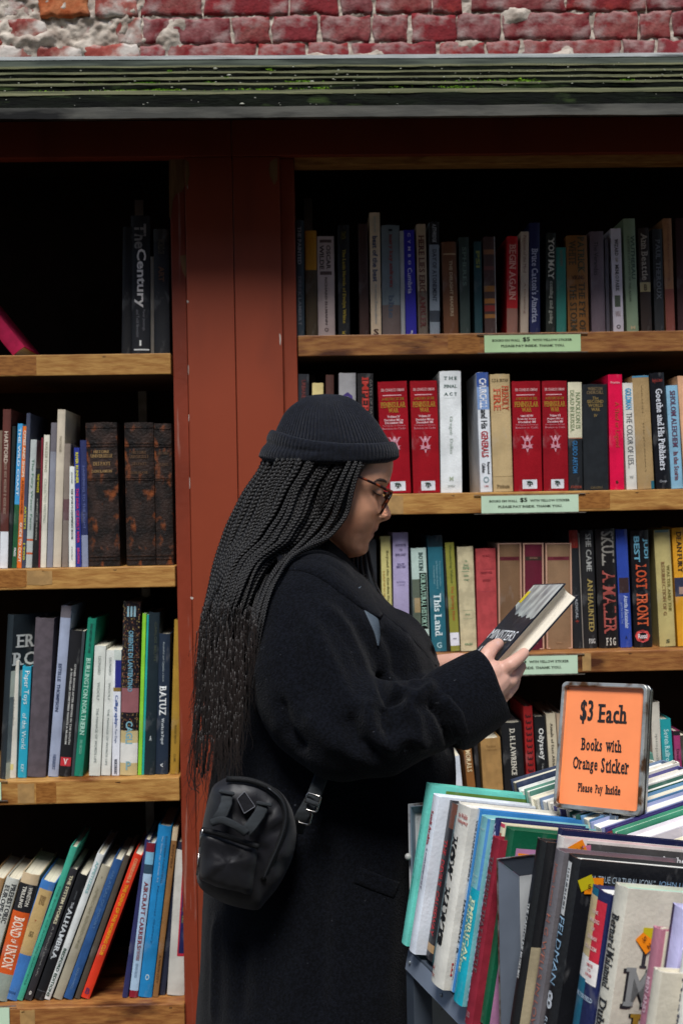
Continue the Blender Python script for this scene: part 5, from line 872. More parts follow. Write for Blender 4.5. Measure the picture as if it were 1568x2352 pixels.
M_chromed = mat('tarnished_chrome', '#a2a29c', .32, .5, metal=.55, var=.2, vscale=30, bump=.4, bscale=90, wear=('#5a3a1c', 34., .52, .62, (1, 1, 1)))
PW, PH = .127/2*KS, .178/2*KS
M_or = mat('orange_paper', '#f98f57', .38, .5, var=.03, vscale=20, bump=.05, bscale=60)
box('paper', -PW-.001, PW+.001, .0005, .0015, -PH-.001, PH+.001, M_or, sign)
def rrect(w_, h_, r, n=6):
    pts = []
    for cx, cz, a0 in ((w_-r, h_-r, 0), (-w_+r, h_-r, 90), (-w_+r, -h_+r, 180), (w_-r, -h_+r, 270)):
        for i in range(n+1): a = rad(a0+90*i/n); pts.append((cx+r*math.cos(a), cz+r*math.sin(a)))
    return pts
def frame(name, wi, hi, ri, wo, ho, ro, y0, y1, mt):
    A = rrect(wi, hi, ri); B = rrect(wo, ho, ro); k = len(A); V = []
    V = [(x, y0, z) for x, z in A]+[(x, y0, z) for x, z in B]+[(x, y1, z) for x, z in A]+[(x, y1, z) for x, z in B]; Fc = []
    for i in range(k):
        j = (i+1) % k; Fc += [(i, j, k+j, k+i)[::-1], (2*k+i, 2*k+j, 3*k+j, 3*k+i), (i, j, 2*k+j, 2*k+i), (k+i, k+j, 3*k+j, 3*k+i)[::-1]]
    o = mesh(name, V, Fc, mt, sign); return bevel(o, .0012, 2)
frame('frame', PW-.001, PH-.001, .004, PW+.0040, PH+.0048, .0075, -.007, .004, M_chromed)
frame('frame_back', PW-.001, PH-.001, .004, PW+.0052, PH+.006, .0085, .0045, .013, M_chrome)
kk = ink('#1a1414'); e3 = ((1, 0, 0), (0, 0, 1), (0, -1, 0))
def sg(s, x0, x1, z0, z1, bold=.035): put_text('lettering', slab_text(s, bold, .72), ((x0+x1)/2*PW, -.0001, (z0+z1)/2*PH), *e3, (x1-x0)*PW, (z1-z0)*PH, kk, sign)
# fractions of the half paper size
sg('$3', -.595, -.266, .366, .766, .045); sg('Each', -.145, .58, .40, .71, .045)
sg('Books', -.52, .01, -.076, .128); sg('with', .097, .494, -.074, .126)
sg('Orange', -.69, -.07, -.456, -.19); sg('Sticker', .015, .695, -.416, -.18)
sg('Please', -.53, -.16, -.76, -.62, .045); sg('Pay', -.095, .09, -.80, -.624, .045); sg('Inside', .157, .525, -.76, -.615, .045)
tb = MB(); tb.tube([(0.018, .004, -PH-.004), (0.018, .004, -PH-.02), (.018, .0045, -PH-.12)], .0032, 10); tb.build('stem', M_chrome, sign)
box('clamp', .004, .030, -.002, .009, -PH-.026, -PH-.0075, M_chrome, sign)
tb = MB(); tb.tube([(0.026, -.001, -PH-.008), (0.0265, -.0015, -PH-.03), (.024, 0, -PH-.05)], .0012, 6); tb.build('clip_wire', M_chromed, sign)
# ================================================================ PERSON
YM = 1.90
person = empty('person', (P(740, 1176, YM).x, YM, 0)); PL = person.location.copy()
tag(person, 'person with long black braids, knitted hat, glasses and black coat, reading a book', 'person')
def adopt(o): o.parent = person; o.matrix_parent_inverse = Matrix.Translation(-PL); return o
def QX(u, v, Y): return P(u, v, Y)
# v, front silhouette, front without the narrow mid-face forms, lateral width of those forms (m)
PF = [(985, 865, 865, .02), (1010, 877, 877, .02), (1035, 890, 890, .02), (1052, 899, 899, .02), (1062, 903, 903, .02), (1081, 901, 901, .02), (1100, 896, 895, .02), (1107, 894.5, 892, .02), (1113, 891, 887.5, .018), (1119, 887, 882, .014), (1125, 883, 877, .011), (1131, 880.3, 873, .009), (1137, 880.2, 870.5, .008), (1144, 883, 869.5, .008), (1151, 887, 869, .008),
      (1160, 891.8, 869, .009), (1167, 894.6, 869, .010), (1173, 897, 869, .0115), (1179, 898.4, 868.5, .012), (1184, 898.7, 868, .012), (1189, 897, 867.5, .0115), (1193, 893.5, 867, .011), (1196, 887, 867, .010), (1198.5, 876, 867, .009), (1202, 870.6, 866.5, .010), (1210, 868.8, 864, .015),
      (1215, 867.5, 862, .019), (1219, 865.2, 860.5, .021), (1221.5, 859.5, 858, .022), (1223.5, 857, 856.5, .02), (1226, 858.3, 855.5, .02), (1230, 858.8, 854, .019), (1235, 856, 851.8, .018), (1240, 851, 849.5, .018), (1245, 847.6, 847, .018), (1250, 846, 845, .018), (1256, 846, 844, .018), (1262, 845.2, 843.5, .018),
      (1268, 842.5, 841, .02), (1273, 837.5, 836.5, .02), (1277, 828, 828, .02), (1280, 815, 815, .02), (1282, 800, 800, .02)]
BW = [(985, .068), (1060, .075), (1100, .0735), (1150, .071), (1180, .068), (1205, .063), (1225, .057), (1245, .050), (1260, .043), (1270, .036), (1276, .029), (1280, .020), (1282, .010)]
BB = [(985, 640), (1060, 617), (1120, 622), (1160, 640), (1200, 680), (1235, 725), (1255, 752), (1270, 772), (1282, 790)]
PP = [(985, 2.1), (1080, 2.2), (1110, 2.8), (1150, 3.0), (1190, 2.8), (1230, 2.4), (1282, 2.0)]
rows = list(np.arange(985, 1110, 4.))+list(np.arange(1110, 1282.5, 1.5)); NC = 120; V = []
def gs(x, s): return math.exp(-(x/s)**2)
for v in rows:
    xf, xb, wn = interp(PF, v); b, = smooth_tab(BW, v); bb, = smooth_tab(BB, v); p, = interp(PP, v); cu = .5*(xb+bb)
    for k in range(NC):
        th = 2*math.pi*k/NC; c, s = math.cos(th), math.sin(th); q = p if c > 0 else 2.0
        y = b*math.copysign(abs(s)**(2/q), s)
        u = cu+(xb-cu if c > 0 else cu-bb)*math.copysign(abs(c)**(2/q), c)
        if c > 0:
            ay_ = abs(y)
            u += (xf-xb)*gs(y, wn)
            u += 15*gs(ay_-.0135, .0055)*gs(v-1186, 8)*(1 if v < 1197 else .5)
            u -= 9*gs(ay_-.034, .014)*gs(v-1131, 11)
            u += 3.5*gs(ay_-.032, .014)*gs(v-1109, 6)
            u += 4*gs(ay_-.042, .018)*gs(v-1168, 20)
            u -= 3*gs(ay_-.027, .006)*gs(v-1205, 13)
            u -= 2.5*gs(ay_-.021, .006)*gs(v-1222, 5)
            y *= 1+.05*gs(v-1185, 30)*gs(c-.5, .35)
        V.append(P(u, v, YM-y))
hb = MB(); nr = len(rows)
hb.add(V, [(j*NC+k, j*NC+(k+1) % NC, (j+1)*NC+(k+1) % NC, (j+1)*NC+k) for j in range(nr-1) for k in range(NC)]+[tuple(range(NC)), tuple((nr-1)*NC+k for k in range(NC-1, -1, -1))])
for sgn in (-1, 1):   # lowered upper eyelids
    hb.ell(P(860.5, 1131, YM+sgn*.032), .0128, .0128, .0118, 20, 14)
hb.chain([(P(738, 1222, YM), .047), (P(726, 1300, YM), .054), (P(715, 1380, YM), .065)], 20)
hb.chain([(P(725, 1420, YM-.05), .075), (P(725, 1420, YM+.05), .075)], 16); hb.chain([(P(735, 1580, YM), .10), (P(745, 1800, YM), .12)], 18)
def arm(pts): hb.chain([(P(u, v, Y), r) for u, v, Y, r in pts], 14)
arm([(720, 1400, 1.78, .055), (740, 1560, 1.70, .042), (820, 1660, 1.665, .036), (960, 1645, 1.655, .030), (1085, 1597, 1.665, .026)])
arm([(730, 1400, 2.03, .055), (780, 1520, 2.10, .042), (900, 1555, 2.06, .036), (1000, 1538, 1.99, .026), (1050, 1530, 1.95, .0235)])
# right hand, thumb on the cover, fingers under the far edge of the book
arm([(1085, 1597, 1.665, .026), (1115, 1580, 1.665, .027), (1136, 1562, 1.672, .025)])
arm([(1100, 1565, 1.66, .022), (1128, 1545, 1.664, .019), (1144, 1540, 1.67, .015)])
arm([(1100, 1612, 1.68, .022), (1128, 1605, 1.69, .018), (1140, 1595, 1.69, .015)])
def finger(pts): hb.chain([(P(u, v, Y), r) for u, v, Y, r in pts], 12)
finger([(1100, 1562, 1.66, .016), (1106, 1530, 1.662, .0135), (1119, 1502, 1.672, .0115), (1129, 1489, 1.685, .0105), (1143, 1479, 1.70, .0092)])     # thumb
finger([(1146, 1543, 1.668, .0135), (1170, 1527, 1.662, .0108), (1188, 1513, 1.668, .0095), (1203, 1500, 1.684, .0082)])          # index
finger([(1148, 1560, 1.672, .0132), (1171, 1563, 1.672, .0108), (1186, 1545, 1.70, .0095), (1196, 1530, 1.73, .0082)])   # middle
finger([(1140, 1580, 1.68, .0125), (1162, 1592, 1.682, .0100), (1178, 1575, 1.72, .0088), (1184, 1560, 1.75, .0078)])   # ring
finger([(1128, 1600, 1.692, .0115), (1150, 1608, 1.70, .0088), (1162, 1596, 1.73, .0076), (1168, 1585, 1.755, .0068)])    # little
# left hand, supporting the book from below
arm([(1050, 1530, 1.95, .0235), (1085, 1535, 1.92, .024), (1105, 1545, 1.90, .022)])
for dy, du in ((-.03, 6), (-.008, 10), (.014, 8), (.034, 0)):
    finger([(1100, 1545, 1.905+dy*.6, .0115), (1130+du, 1538, 1.90+dy, .0095), (1150+du, 1515, 1.895+dy, .0085), (1164+du, 1500, 1.885+dy, .0075)])
body = hb.build('body', None)
me = evalmesh(body, [('REMESH', dict(mode='VOXEL', voxel_size=.0021)), ('SMOOTH', dict(factor=.5, iterations=3))])
V = getV(me); u, v = PRN(V); N = getN(me)
# colour attribute: face / lips / hands / hair line
face = np.array([.62, .30, .175]); hand = np.array([.66, .375, .285])
col = np.tile(face, (len(V), 1)); hm = np.clip((u-960)/40, 0, 1)*(v > 1440); col = col*(1-hm[:, None])+hand*hm[:, None]
yl = np.abs(V[:, 1]-YM)
lip = np.exp(-((v-1226)/13)**4)*np.exp(-((u-866)/15.)**4)*np.exp(-(yl/.028)**4)*(u < 900)
col = col*(1-lip[:, None])+np.array([.36, .14, .11])*lip[:, None]
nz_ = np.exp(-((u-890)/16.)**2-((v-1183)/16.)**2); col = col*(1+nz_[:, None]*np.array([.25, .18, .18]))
ch = np.exp(-((u-800)/28.)**2-((v-1205)/22.)**2); col = col*(1+ch[:, None]*np.array([.12, .02, 0]))
bl = np.array([noise.noise(Vector((a*.03, b*.03, 2)))+.5*noise.noise(Vector((a*.08, b*.08, 5))) for a, b in zip(u, v)]); col = col*(1+.16*bl[:, None]*(1-hm[:, None]))
hl = np.clip((866-u+(v-1062)*-.7)/22., 0, 1)*(v < 1100)*np.clip((1098-v)/22., 0, 1); col = col*(1-.93*hl[:, None])
nostril_shade = np.exp(-((u-879)/5.)**2-((v-1192)/3.)**2)*.7; col = col*(1-nostril_shade[:, None])  # shade of the nostril painted into the skin tint
ey = np.exp(-((u-865)/14.)**2-((v-1134)/9.)**2)*.35; col = col*(1-ey[:, None])
nl = np.exp(-((u-1143)/5.)**2-((v-1477)/5.)**2)*(v > 1440); col = col*(1-.6*nl[:, None])+np.array([.75, .5, .45])*.6*nl[:, None]
at = me.color_attributes.new('tint', 'FLOAT_COLOR', 'POINT'); at.data.foreach_set('color', np.hstack([col, np.ones((len(V), 1))]).ravel())
me.polygons.foreach_set('use_smooth', [True]*len(me.polygons))
sk = mat('skin', (.4, .2, .12), .46, .45, sss=.08, bump=.12, bscale=900); t = sk.node_tree
ca = t.nodes.new('ShaderNodeVertexColor'); ca.layer_name = 'tint'; t.links.new(ca.outputs[0], t.nodes['Principled BSDF'].inputs['Base Color'])
me.materials.clear(); me.materials.append(sk); adopt(body)
bt_body = bvh(body)
def hit(bt, u, v, off=0.):
    r = bt.ray_cast(CAM, RAY(u, v)); return None if r[0] is None else r[0]-RAY(u, v)*off
M_hairb = mat('dark_hair', '#3a2a22', .5, .5, var=.2, bump=.5, bscale=600)
def surf_tube(name, pts, r, mt, off=.0006, bt=None, n=6):
    p = [hit(bt or bt_body, a, b, off) for a, b in pts]; p = [x for x in p if x is not None]
    m_ = MB(); m_.tube(p, r, n, flat=(0, 1, .01)); return adopt(m_.build(name, mt, None, True))
surf_tube('eyebrow', [(859, 1106), (865, 1102.5), (872, 1102), (880, 1103.5), (886, 1107), (890, 1112.5)], [(.0008, .0010), (.0018, .0012), (.0027, .0012), (.0028, .0012), (.0022, .0012), (.001, .001)], M_hairb, .0001)
surf_tube('eyelashes', [(855, 1126.5), (860, 1131), (866, 1134.5), (872, 1137.5), (876, 1139)], [.0006, .001, .0012, .0013, .0009], M_hairb, .0006)
# ---- coat
cb = MB()
CT = [(1290, 690, 790, .085, 1.9), (1310, 655, 822, .13, 1.9), (1335, 620, 848, .175, 1.9), (1365, 598, 872, .20, 1.9), (1400, 580, 908, .21, 1.9), (1427, 570, 948, .212, 1.9), (1462, 560, 978, .212, 1.9), (1515, 545, 1001, .208, 1.9), (1541, 540, 1012, .205, 1.9), (1600, 520, 1030, .2, 1.9),
      (1700, 500, 1040, .2, 1.9), (1760, 488, 1046, .2, 1.9), (1850, 474, 1042, .21, 1.9), (1950, 468, 1036, .22, 1.9), (2060, 465, 1034, .225, 1.9), (2200, 458, 1040, .235, 1.9), (2352, 446, 1050, .25, 1.9), (2700, 420, 1080, .28, 1.9), (2900, 410, 1090, .29, 1.9)]
rows = list(np.arange(1290, 2901, 14.)); NC = 96; V = []
for v in rows:
    a, b, hw, yc = smooth_tab(CT, v); cu = (a+b)/2
    for k in range(NC):
        th = 2*math.pi*k/NC; c, s = math.cos(th), math.sin(th)
        fold = max(0, min(1, (v-1850)/500))*.022*(math.sin(th*5+1.3)+.6*math.sin(th*9+.4)+.3*math.sin(th*15+v*.002))
        fold -= (1 if v > 1850 else 0)*min(1, max(0, v-1850)/300)*.02*gs(th-3.9, .12)
        kk_ = 1+fold*.9
        V.append(P(cu+(b-a)/2*math.copysign(abs(c)**(2/2.3), c)*kk_, v, yc-hw*math.copysign(abs(s)**(2/2.2), s)*kk_))
nr = len(rows)
cb.add(V, [(j*NC+k, j*NC+(k+1) % NC, (j+1)*NC+(k+1) % NC, (j+1)*NC+k) for j in range(nr-1) for k in range(NC)]+[tuple(range(NC)), tuple((nr-1)*NC+k for k in range(NC-1, -1, -1))])
def sleeve(pts): cb.chain([(P(u, v, Y), r) for u, v, Y, r in pts], 28)
sleeve([(712, 1392, 1.79, .085), (700, 1440, 1.755, .089), (705, 1530, 1.715, .092), (730, 1610, 1.69, .090), (790, 1668, 1.66, .082), (870, 1672, 1.64, .071), (950, 1653, 1.635, .0575), (1000, 1640, 1.64, .0525), (1050, 1615, 1.648, .046)])
sleeve([(725, 1395, 2.02, .082), (760, 1500, 2.08, .08), (860, 1560, 2.07, .065), (960, 1548, 2.02, .050)])
coat = cb.build('coat', None)
me = evalmesh(coat, [('REMESH', dict(mode='VOXEL', voxel_size=.0052)), ('SMOOTH', dict(factor=.6, iterations=10))])
V = getV(me); N = getN(me); u, v = PRN(V); fr = np.clip(-(N@_F)*1.6, 0, 1)*(V[:, 1] < 1.86)
def dist(pl):
    best = np.full(len(V), 1e9); tt = np.zeros(len(V)); n = len(pl)-1
    for i, ((a, b), (c, d)) in enumerate(zip(pl[:-1], pl[1:])):
        L = (c-a)**2+(d-b)**2; t_ = np.clip(((u-a)*(c-a)+(v-b)*(d-b))/L, 0, 1)
        q = np.hypot(u-a-t_*(c-a), v-b-t_*(d-b)); k = q < best; best[k] = q[k]; tt[k] = (i+t_[k])/n
    return best, tt
D_ = np.zeros(len(V))
for pl, amp, wd in [
    ([(735, 1385), (790, 1450), (840, 1540), (872, 1600)], .006, 22), ([(700, 1400), (745, 1500), (790, 1590), (820, 1640)], .005, 26), ([(755, 1410), (800, 1480), (850, 1580)], -.004, 14),
    ([(650, 1420), (680, 1520), (720, 1620)], -.003, 26),
    ([(868, 1548), (872, 1575), (893, 1608), (935, 1600)], -.011, 13), ([(895, 1560), (912, 1592), (960, 1606), (1000, 1575)], .009, 17), ([(935, 1578), (965, 1560), (995, 1566)], .009, 15),
    ([(930, 1612), (955, 1650), (965, 1700)], .008, 18), ([(985, 1610), (1010, 1640), (1030, 1690), (1035, 1730)], -.009, 13), ([(880, 1620), (880, 1665), (905, 1715)], -.007, 20), ([(845, 1600), (850, 1660), (875, 1700), (920, 1722)], .008, 24),
    ([(1010, 1600), (1050, 1640), (1070, 1700)], .006, 18), ([(800, 1640), (815, 1700), (870, 1738)], -.006, 22), ([(890, 1700), (940, 1690), (985, 1715)], .006, 16), ([(700, 1640), (760, 1700), (850, 1745)], .005, 30),
    ([(880, 1440), (905, 1500), (910, 1560)], -.004, 18), ([(920, 1450), (950, 1500), (965, 1545)], .003, 20), ([(640, 1600), (660, 1680), (700, 1730)], -.006, 18),
    ([(905, 1920), (890, 2060), (870, 2350)], .006, 40), ([(500, 2100), (490, 2350)], .005, 10), ([(760, 1900), (740, 2100), (730, 2350)], -.006, 35), ([(560, 2150), (545, 2350)], -.004, 30)]:
    q, tt = dist(pl); D_ += 1.9*amp*np.exp(-(q/(wd*.78))**2)*np.clip(np.minimum(tt, 1-tt)*6+.25, 0, 1)
fine = np.array([noise.noise(Vector(p)*9)*.0026+noise.noise(Vector(p)*24)*.0013+noise.noise(Vector(p)*55)*.0005 for p in V])
V = V+N*((D_*fr)+fine)[:, None]; setV(me, V)
me.polygons.foreach_set('use_smooth', [True]*len(me.polygons))
M_coat = mat('black_wool', '#0a0c12', .97, .1, var=.4, vscale=240, bump=1., bscale=330, sheen=.04, wear=('#3c3e44', 120., .70, .76, (1, 1, 1)))
me.materials.clear(); me.materials.append(M_coat); adopt(coat)
# turned-back cuff
def cuff_mesh():
    m_ = MB(); A = P(1018, 1638, 1.645); B = P(1112, 1581, 1.668); ax_ = (B-A).normalized(); a_ = ax_.cross(Vector((0, 1, 0))).normalized(); b_ = ax_.cross(a_)
    prof = [(-.002, .047), (-.006, .056), (-.005, .0625), (0, .0645), (.008, .0658), (.03, .0640), (.055, .0620), (.068, .0600), (.0735, .0590), (.0745, .0565), (.070, .0545), (.04, .0535), (-.01, .052)]
    prof = [(a, b*.955) for a, b in prof]
    n = 56; Vv = []
    for i, (s, r) in enumerate(prof):
        for k in range(n):
            th = 2*math.pi*k/n; w_ = 1+.035*noise.noise(Vector((math.cos(th)*1.6, math.sin(th)*1.6, s*16)))+(.03*math.sin(th*3+2)+.02*math.sin(th*7))*min(1, max(0, s/.03))*(-.3 if i > 9 else .5)
            sk_ = s+.006*math.sin(th*2+1)*(1 if i > 1 else 0)
            Vv.append(A+ax_*sk_*1.12+a_*r*1.0*w_*math.cos(th)+b_*r*.92*w_*math.sin(th))
    m_.add(Vv, [(i*n+k, i*n+(k+1) % n, (i+1)*n+(k+1) % n, (i+1)*n+k) for i in range(len(prof)-1) for k in range(n)])
    o = m_.build('cuff', M_coat, None, True); return adopt(o)
cuff_mesh()
bt_coat = bvh(coat, body)
def cloth_strip(name, path, lift, mt, edge=.0, ncs=8, yd=1.72, parent=None, roll_=0.):
    """band of cloth lying on the figure: path of (u, v, half width px)"""
    S = []; n = 40; tab = [(i,)+p for i, p in enumerate(path)]
    pts = [smooth_tab(tab, (len(path)-1)*i/n) for i in range(n+1)]
    for i, (a, b, wd) in enumerate(pts):
        c, d = pts[min(i+1, n)][:2], pts[max(i-1, 0)][:2]; tx, ty = c[0]-d[0], c[1]-d[1]; L = math.hypot(tx, ty); nx_, ny_ = -ty/L, tx/L
        for j in range(ncs+1):
            s = j/ncs*2-1; uu, vv = a+nx_*wd*s, b+ny_*wd*s
            h = hit(bt_coat, uu, vv)
            lf = lift*(1-abs(s)**4*.75)+roll_*max(0, s)**2
            S.append((h.y if h else None, uu, vv, lf))
    Ys = np.array([np.nan if q[0] is None else q[0] for q in S]).reshape(n+1, ncs+1)
    m0 = np.nanmean(Ys); 
    for i in range(n+1):
        for j in range(ncs+1):
            if np.isnan(Ys[i, j]):
                r_ = Ys[i][~np.isnan(Ys[i])]; Ys[i, j] = r_.max() if len(r_) else m0
    for _ in range(6):
        Z = Ys.copy(); Z[1:-1] = (Ys[:-2]+Ys[1:-1]*2+Ys[2:])/4; Ys = np.minimum(Z, Ys+.004)
        Z = Ys.copy(); Z[:, 1:-1] = (Ys[:, :-2]+Ys[:, 1:-1]*2+Ys[:, 2:])/4; Ys = np.minimum(Z, Ys+.004)
    top = [P(q[1], q[2], y-q[3]) for q, y in zip(S, Ys.ravel())]; bot = [P(q[1], q[2], y+.004) for q, y in zip(S, Ys.ravel())]
    m_ = MB(); k = ncs+1; N0 = len(top)
    Fc = [(i*k+j, i*k+j+1, (i+1)*k+j+1, (i+1)*k+j) for i in range(n) for j in range(ncs)]
    Fc += [tuple(q+N0 for q in f[::-1]) for f in Fc]
    rim = [j for j in range(k)]+[i*k+ncs for i in range(1, n+1)]+[n*k+j for j in range(ncs-1, -1, -1)]+[i*k for i in range(n-1, 0, -1)]
    Fc += [(rim[i], rim[i]+N0, rim[(i+1) % len(rim)]+N0, rim[(i+1) % len(rim)]) for i in range(len(rim))]
    m_.add(top+bot, Fc); o = m_.build(name, mt, parent, True)
    return o if parent else adopt(o)
sb_ = MB(); ring = []
for (u_, v_, r_, t_) in [(745, 1229, .0405, .93), (744, 1233, .0435, .9), (742, 1262, .056, .6), (735, 1290, .066, .4), (728, 1325, .08, .2)]: ring.append((P(u_, v_, YM), r_, t_))
n = 40; Vv = []
for i, (c, r, t_) in enumerate(ring):
    for k in range(n):
        th = 2*math.pi*k/n; Vv.append(c+Vector((math.cos(th)*r*1.02, math.sin(th)*max(r, .055)*1.02, math.cos(th)*r*-t_))*(1+.03*noise.noise(Vector((th*2, i, 0)))))
sb_.add(Vv, [(i*n+k, i*n+(k+1) % n, (i+1)*n+(k+1) % n, (i+1)*n+k) for i in range(len(ring)-1) for k in range(n)])
adopt(sb_.build('sweater_collar', mat('black_knit', '#0e0e10', .95, .1, bump=.5, bscale=300), None, True))
cloth_strip('collar', [(640, 1296, 20), (690, 1284, 30), (735, 1294, 34), (775, 1318, 34), (812, 1352, 30), (850, 1392, 18), (874, 1416, 7)], .010, M_coat, roll_=-.004)
cloth_strip('lapel', [(856, 1386, 6), (892, 1407, 15), (930, 1428, 20), (958, 1456, 20), (982, 1490, 15), (1004, 1528, 6)], .007, M_coat, roll_=-.004)
cloth_strip('pocket_flap', [(820, 2010, 20), (870, 2030, 20), (910, 2045, 20)], .003, M_coat)

# ---- knitted hat
M_knit = mat('knitted_wool', '#10131c', .9, .15, var=.25, vscale=160, bump=.7, bscale=420, sheen=.12)
HO = [(905, 742, 756, .006), (906.5, 722, 779, .020), (910, 706, 793, .032), (917, 694, 809, .043), (926, 679, 822, .053), (934, 668.5, 831, .059), (949, 655, 848, .068), (962, 647.5, 859, .075), (978, 640, 870.5, .081), (990, 635, 878, .085), (1003, 629, 886, .089), (1016, 622, 893, .091), (1035, 612, 900, .092), (1060, 608, 904, .090)]
rows = [905, 905.6, 906.5, 908, 910, 913, 917]+list(np.arange(921, 1060, 4.)); NC = 768; V = []
for v in rows:
    a, b, hw = smooth_tab(HO, v) if v > 910 else interp(HO, v); cu = (a+b)/2; f = min(1, hw/.05)
    for k in range(NC):
        th = 2*math.pi*k/NC; rib = .0026*f*(abs(math.sin(th*44))**.7-.5)*1.0; kk_ = 1+rib/max(hw, .02)+.006*noise.noise(Vector((math.cos(th)*2, math.sin(th)*2, v*.03)))
        V.append(P(cu+(b-a)/2*math.cos(th)*kk_, v, YM-hw*math.sin(th)*kk_))
hm_ = MB(); nr = len(rows); hm_.add(V, [(j*NC+k, j*NC+(k+1) % NC, (j+1)*NC+(k+1) % NC, (j+1)*NC+k) for j in range(nr-1) for k in range(NC)]+[tuple(range(NC))])
hat = adopt(hm_.build('knitted_hat', M_knit, None, True))
# turned-up brim: rows from inside bottom, round the bottom edge, up and over the top edge
V = []; NC = 704
for k in range(NC):
    th = 2*math.pi*k/NC; c = math.cos(th); s = math.sin(th)
    vt = interp([(-1, 987), (-.8, 994), (-.55, 1004), (-.25, 1012), (.2, 1018), (.6, 1018.5), (.85, 1016), (1, 1014)], c)[0]
    vb = interp([(-1, 1056), (-.9, 1062), (-.5, 1067), (0, 1066), (.6, 1066), (.9, 1063), (1, 1058)], c)[0]
    crease = interp([(-1, 1), (-.6, .8), (-.2, .35), (.1, 0), (1, 0)], c)[0]
    prof = [(vb-12, -.010), (vb-2, -.006), (vb, -.001), (vb-2.5, .0035), (vb-7, .0055), (vb-14, .0062), (vb-22, .006), (vb-30, .0058), (vb-36, .0052)]
    prof = [(vb-12, -.010, 0), (vb-2, -.007, 0), (vb+0, -.002, 0), (vb-3, .0030, .3), (vb-8, .0052, 1)]+[(vb-8+(vt+5-vb+8)*q, .0056+(.001*math.sin(q*3.1))-.0042*crease*gs(q-.55, .13), 1) for q in (.1, .2, .3, .4, .45, .5, .55, .6, .65, .7, .8, .9, 1)]+[(vt+1.5, .0046, .7), (vt, .0022, .2), (vt+2.5, -.001, 0)]
    for (vv, off, rw) in prof:
        fr_ = (vv-vt)/(vb-vt)
        a = interp([(987, 628), (1000, 622), (1013, 618), (1030, 609), (1048, 601), (1060, 604), (1070, 608)], vv)[0]; b = interp([(987, 884), (1014, 898), (1022, 903), (1035, 907), (1050, 908.5), (1062, 905)], vv)[0]; hw = .0925
        rib = .0011*rw*(abs(math.sin(th*88/2*1.0)))
        m_ = hw+off+rib+.0012*noise.noise(Vector((c*3, s*3, vv*.05)))
        cu = (a+b)/2; A = (b-a)/2+(off+rib)*1368*.85
        V.append(P(cu+A*c, vv, YM-m_*s))
np_ = len(prof); bm_ = MB(); bm_.add(V, [(k*np_+j, k*np_+j+1, ((k+1) % NC)*np_+j+1, ((k+1) % NC)*np_+j) for k in range(NC) for j in range(np_-1)])
brim = bm_.build('brim', M_knit, hat, True)
bt_hat = bvh(hat)
# ---- glasses
M_tort = mat('tortoiseshell', '#1c0c08', .18, .5, col2='#8a3a12', vscale=90, fac=(.52, .7), coat=.5)
gl = empty('glasses', (0, 0, 0)); adopt(gl)
def rim(sgn):
    c0 = P(884.5, 1156.5, YM-.04); q_ = (P(898.5, 1131, YM-.04)-P(870.5, 1182, YM-.04)).normalized(); hh = (P(898.5, 1131, YM-.04)-P(870.5, 1182, YM-.04)).length/2
    c0.y = YM+sgn*.0365; pts = []
    for k in range(41):
        a = 2*math.pi*k/40; c, s = math.cos(a), math.sin(a); e = 2/3.2
        pts.append(c0+q_*hh*math.copysign(abs(s)**e, s)+Vector((0, 1, 0))*.0265*math.copysign(abs(c)**e, c))
    m_ = MB(); m_.tube(pts, [(.0022, .0022)]*41, 8, cap=False, flat=q_.cross(Vector((0, 1, 0))))
    r = m_.build('rim', M_tort, gl, True)
    mg = bpy.data.materials.get('lens_glass')
    if not mg:
        mg = mat('lens_glass', '#ffffff', .02, .5, trans=1., var=0)
        mg.node_tree.nodes['Principled BSDF'].inputs['IOR'].default_value = 1.15
    V = [c0]+[c0+(p-c0)*.97 for p in pts[:-1]]; mesh('lens', V, [(0, 1+i, 1+(i+1) % 40) for i in range(40)], mg, gl)
    return q_
q_ = rim(-1); rim(1)
for sgn in (-1, 1):
    a = P(899, 1130.5, YM-.068); b = P(868, 1114.5, YM-.0745); c = P(822, 1094, YM-.078); d = P(770, 1085, YM-.078)
    for p in (a, b, c, d): 
        if sgn > 0: p.y = 2*YM-p.y
    m_ = MB(); m_.tube([a+Vector((0, .006*-sgn, 0)), a, a*.85+b*.15, b, c, d], [(.0026, .0026), (.0034, .0026), (.0026, .0018), (.0022, .0015), (.002, .0015), (.002, .0015)], 8, flat=(0, 1, 0)); m_.build('temple', M_tort, gl, True)
m_ = MB(); m_.tube([P(893, 1142, YM-.012), P(895, 1141, YM), P(893, 1142, YM+.012)], .0018, 8, flat=(0, 0, 1)); m_.build('bridge', M_tort, gl, True)
# ---- hair
M_braid = mat('braided_hair', '#0d0b0b', .48, .36, var=.35, vscale=200, bump=.3, bscale=1400)
M_hcore = mat('hair_mass', '#0a0909', .8, .2, var=.2)
PA = [(1040, 607), (1080, 594), (1130, 560), (1180, 536), (1230, 515), (1310, 489), (1400, 467), (1480, 458), (1600, 451), (1700, 446), (1800, 439)]
PC = [(1040, 850), (1066, 838), (1110, 813), (1150, 803), (1185, 792), (1215, 768), (1240, 748), (1262, 705), (1285, 662), (1320, 634), (1370, 612), (1440, 592), (1550, 572), (1650, 558), (1800, 545)]
core = MB(); V = []; rows = list(np.arange(1040, 1700, 12.)); NC = 64
CW = [(1040, 1.9, .078), (1150, 1.895, .083), (1230, 1.88, .09), (1300, 1.86, .10), (1380, 1.835, .10), (1460, 1.82, .085), (1560, 1.81, .06), (1700, 1.80, .03)]
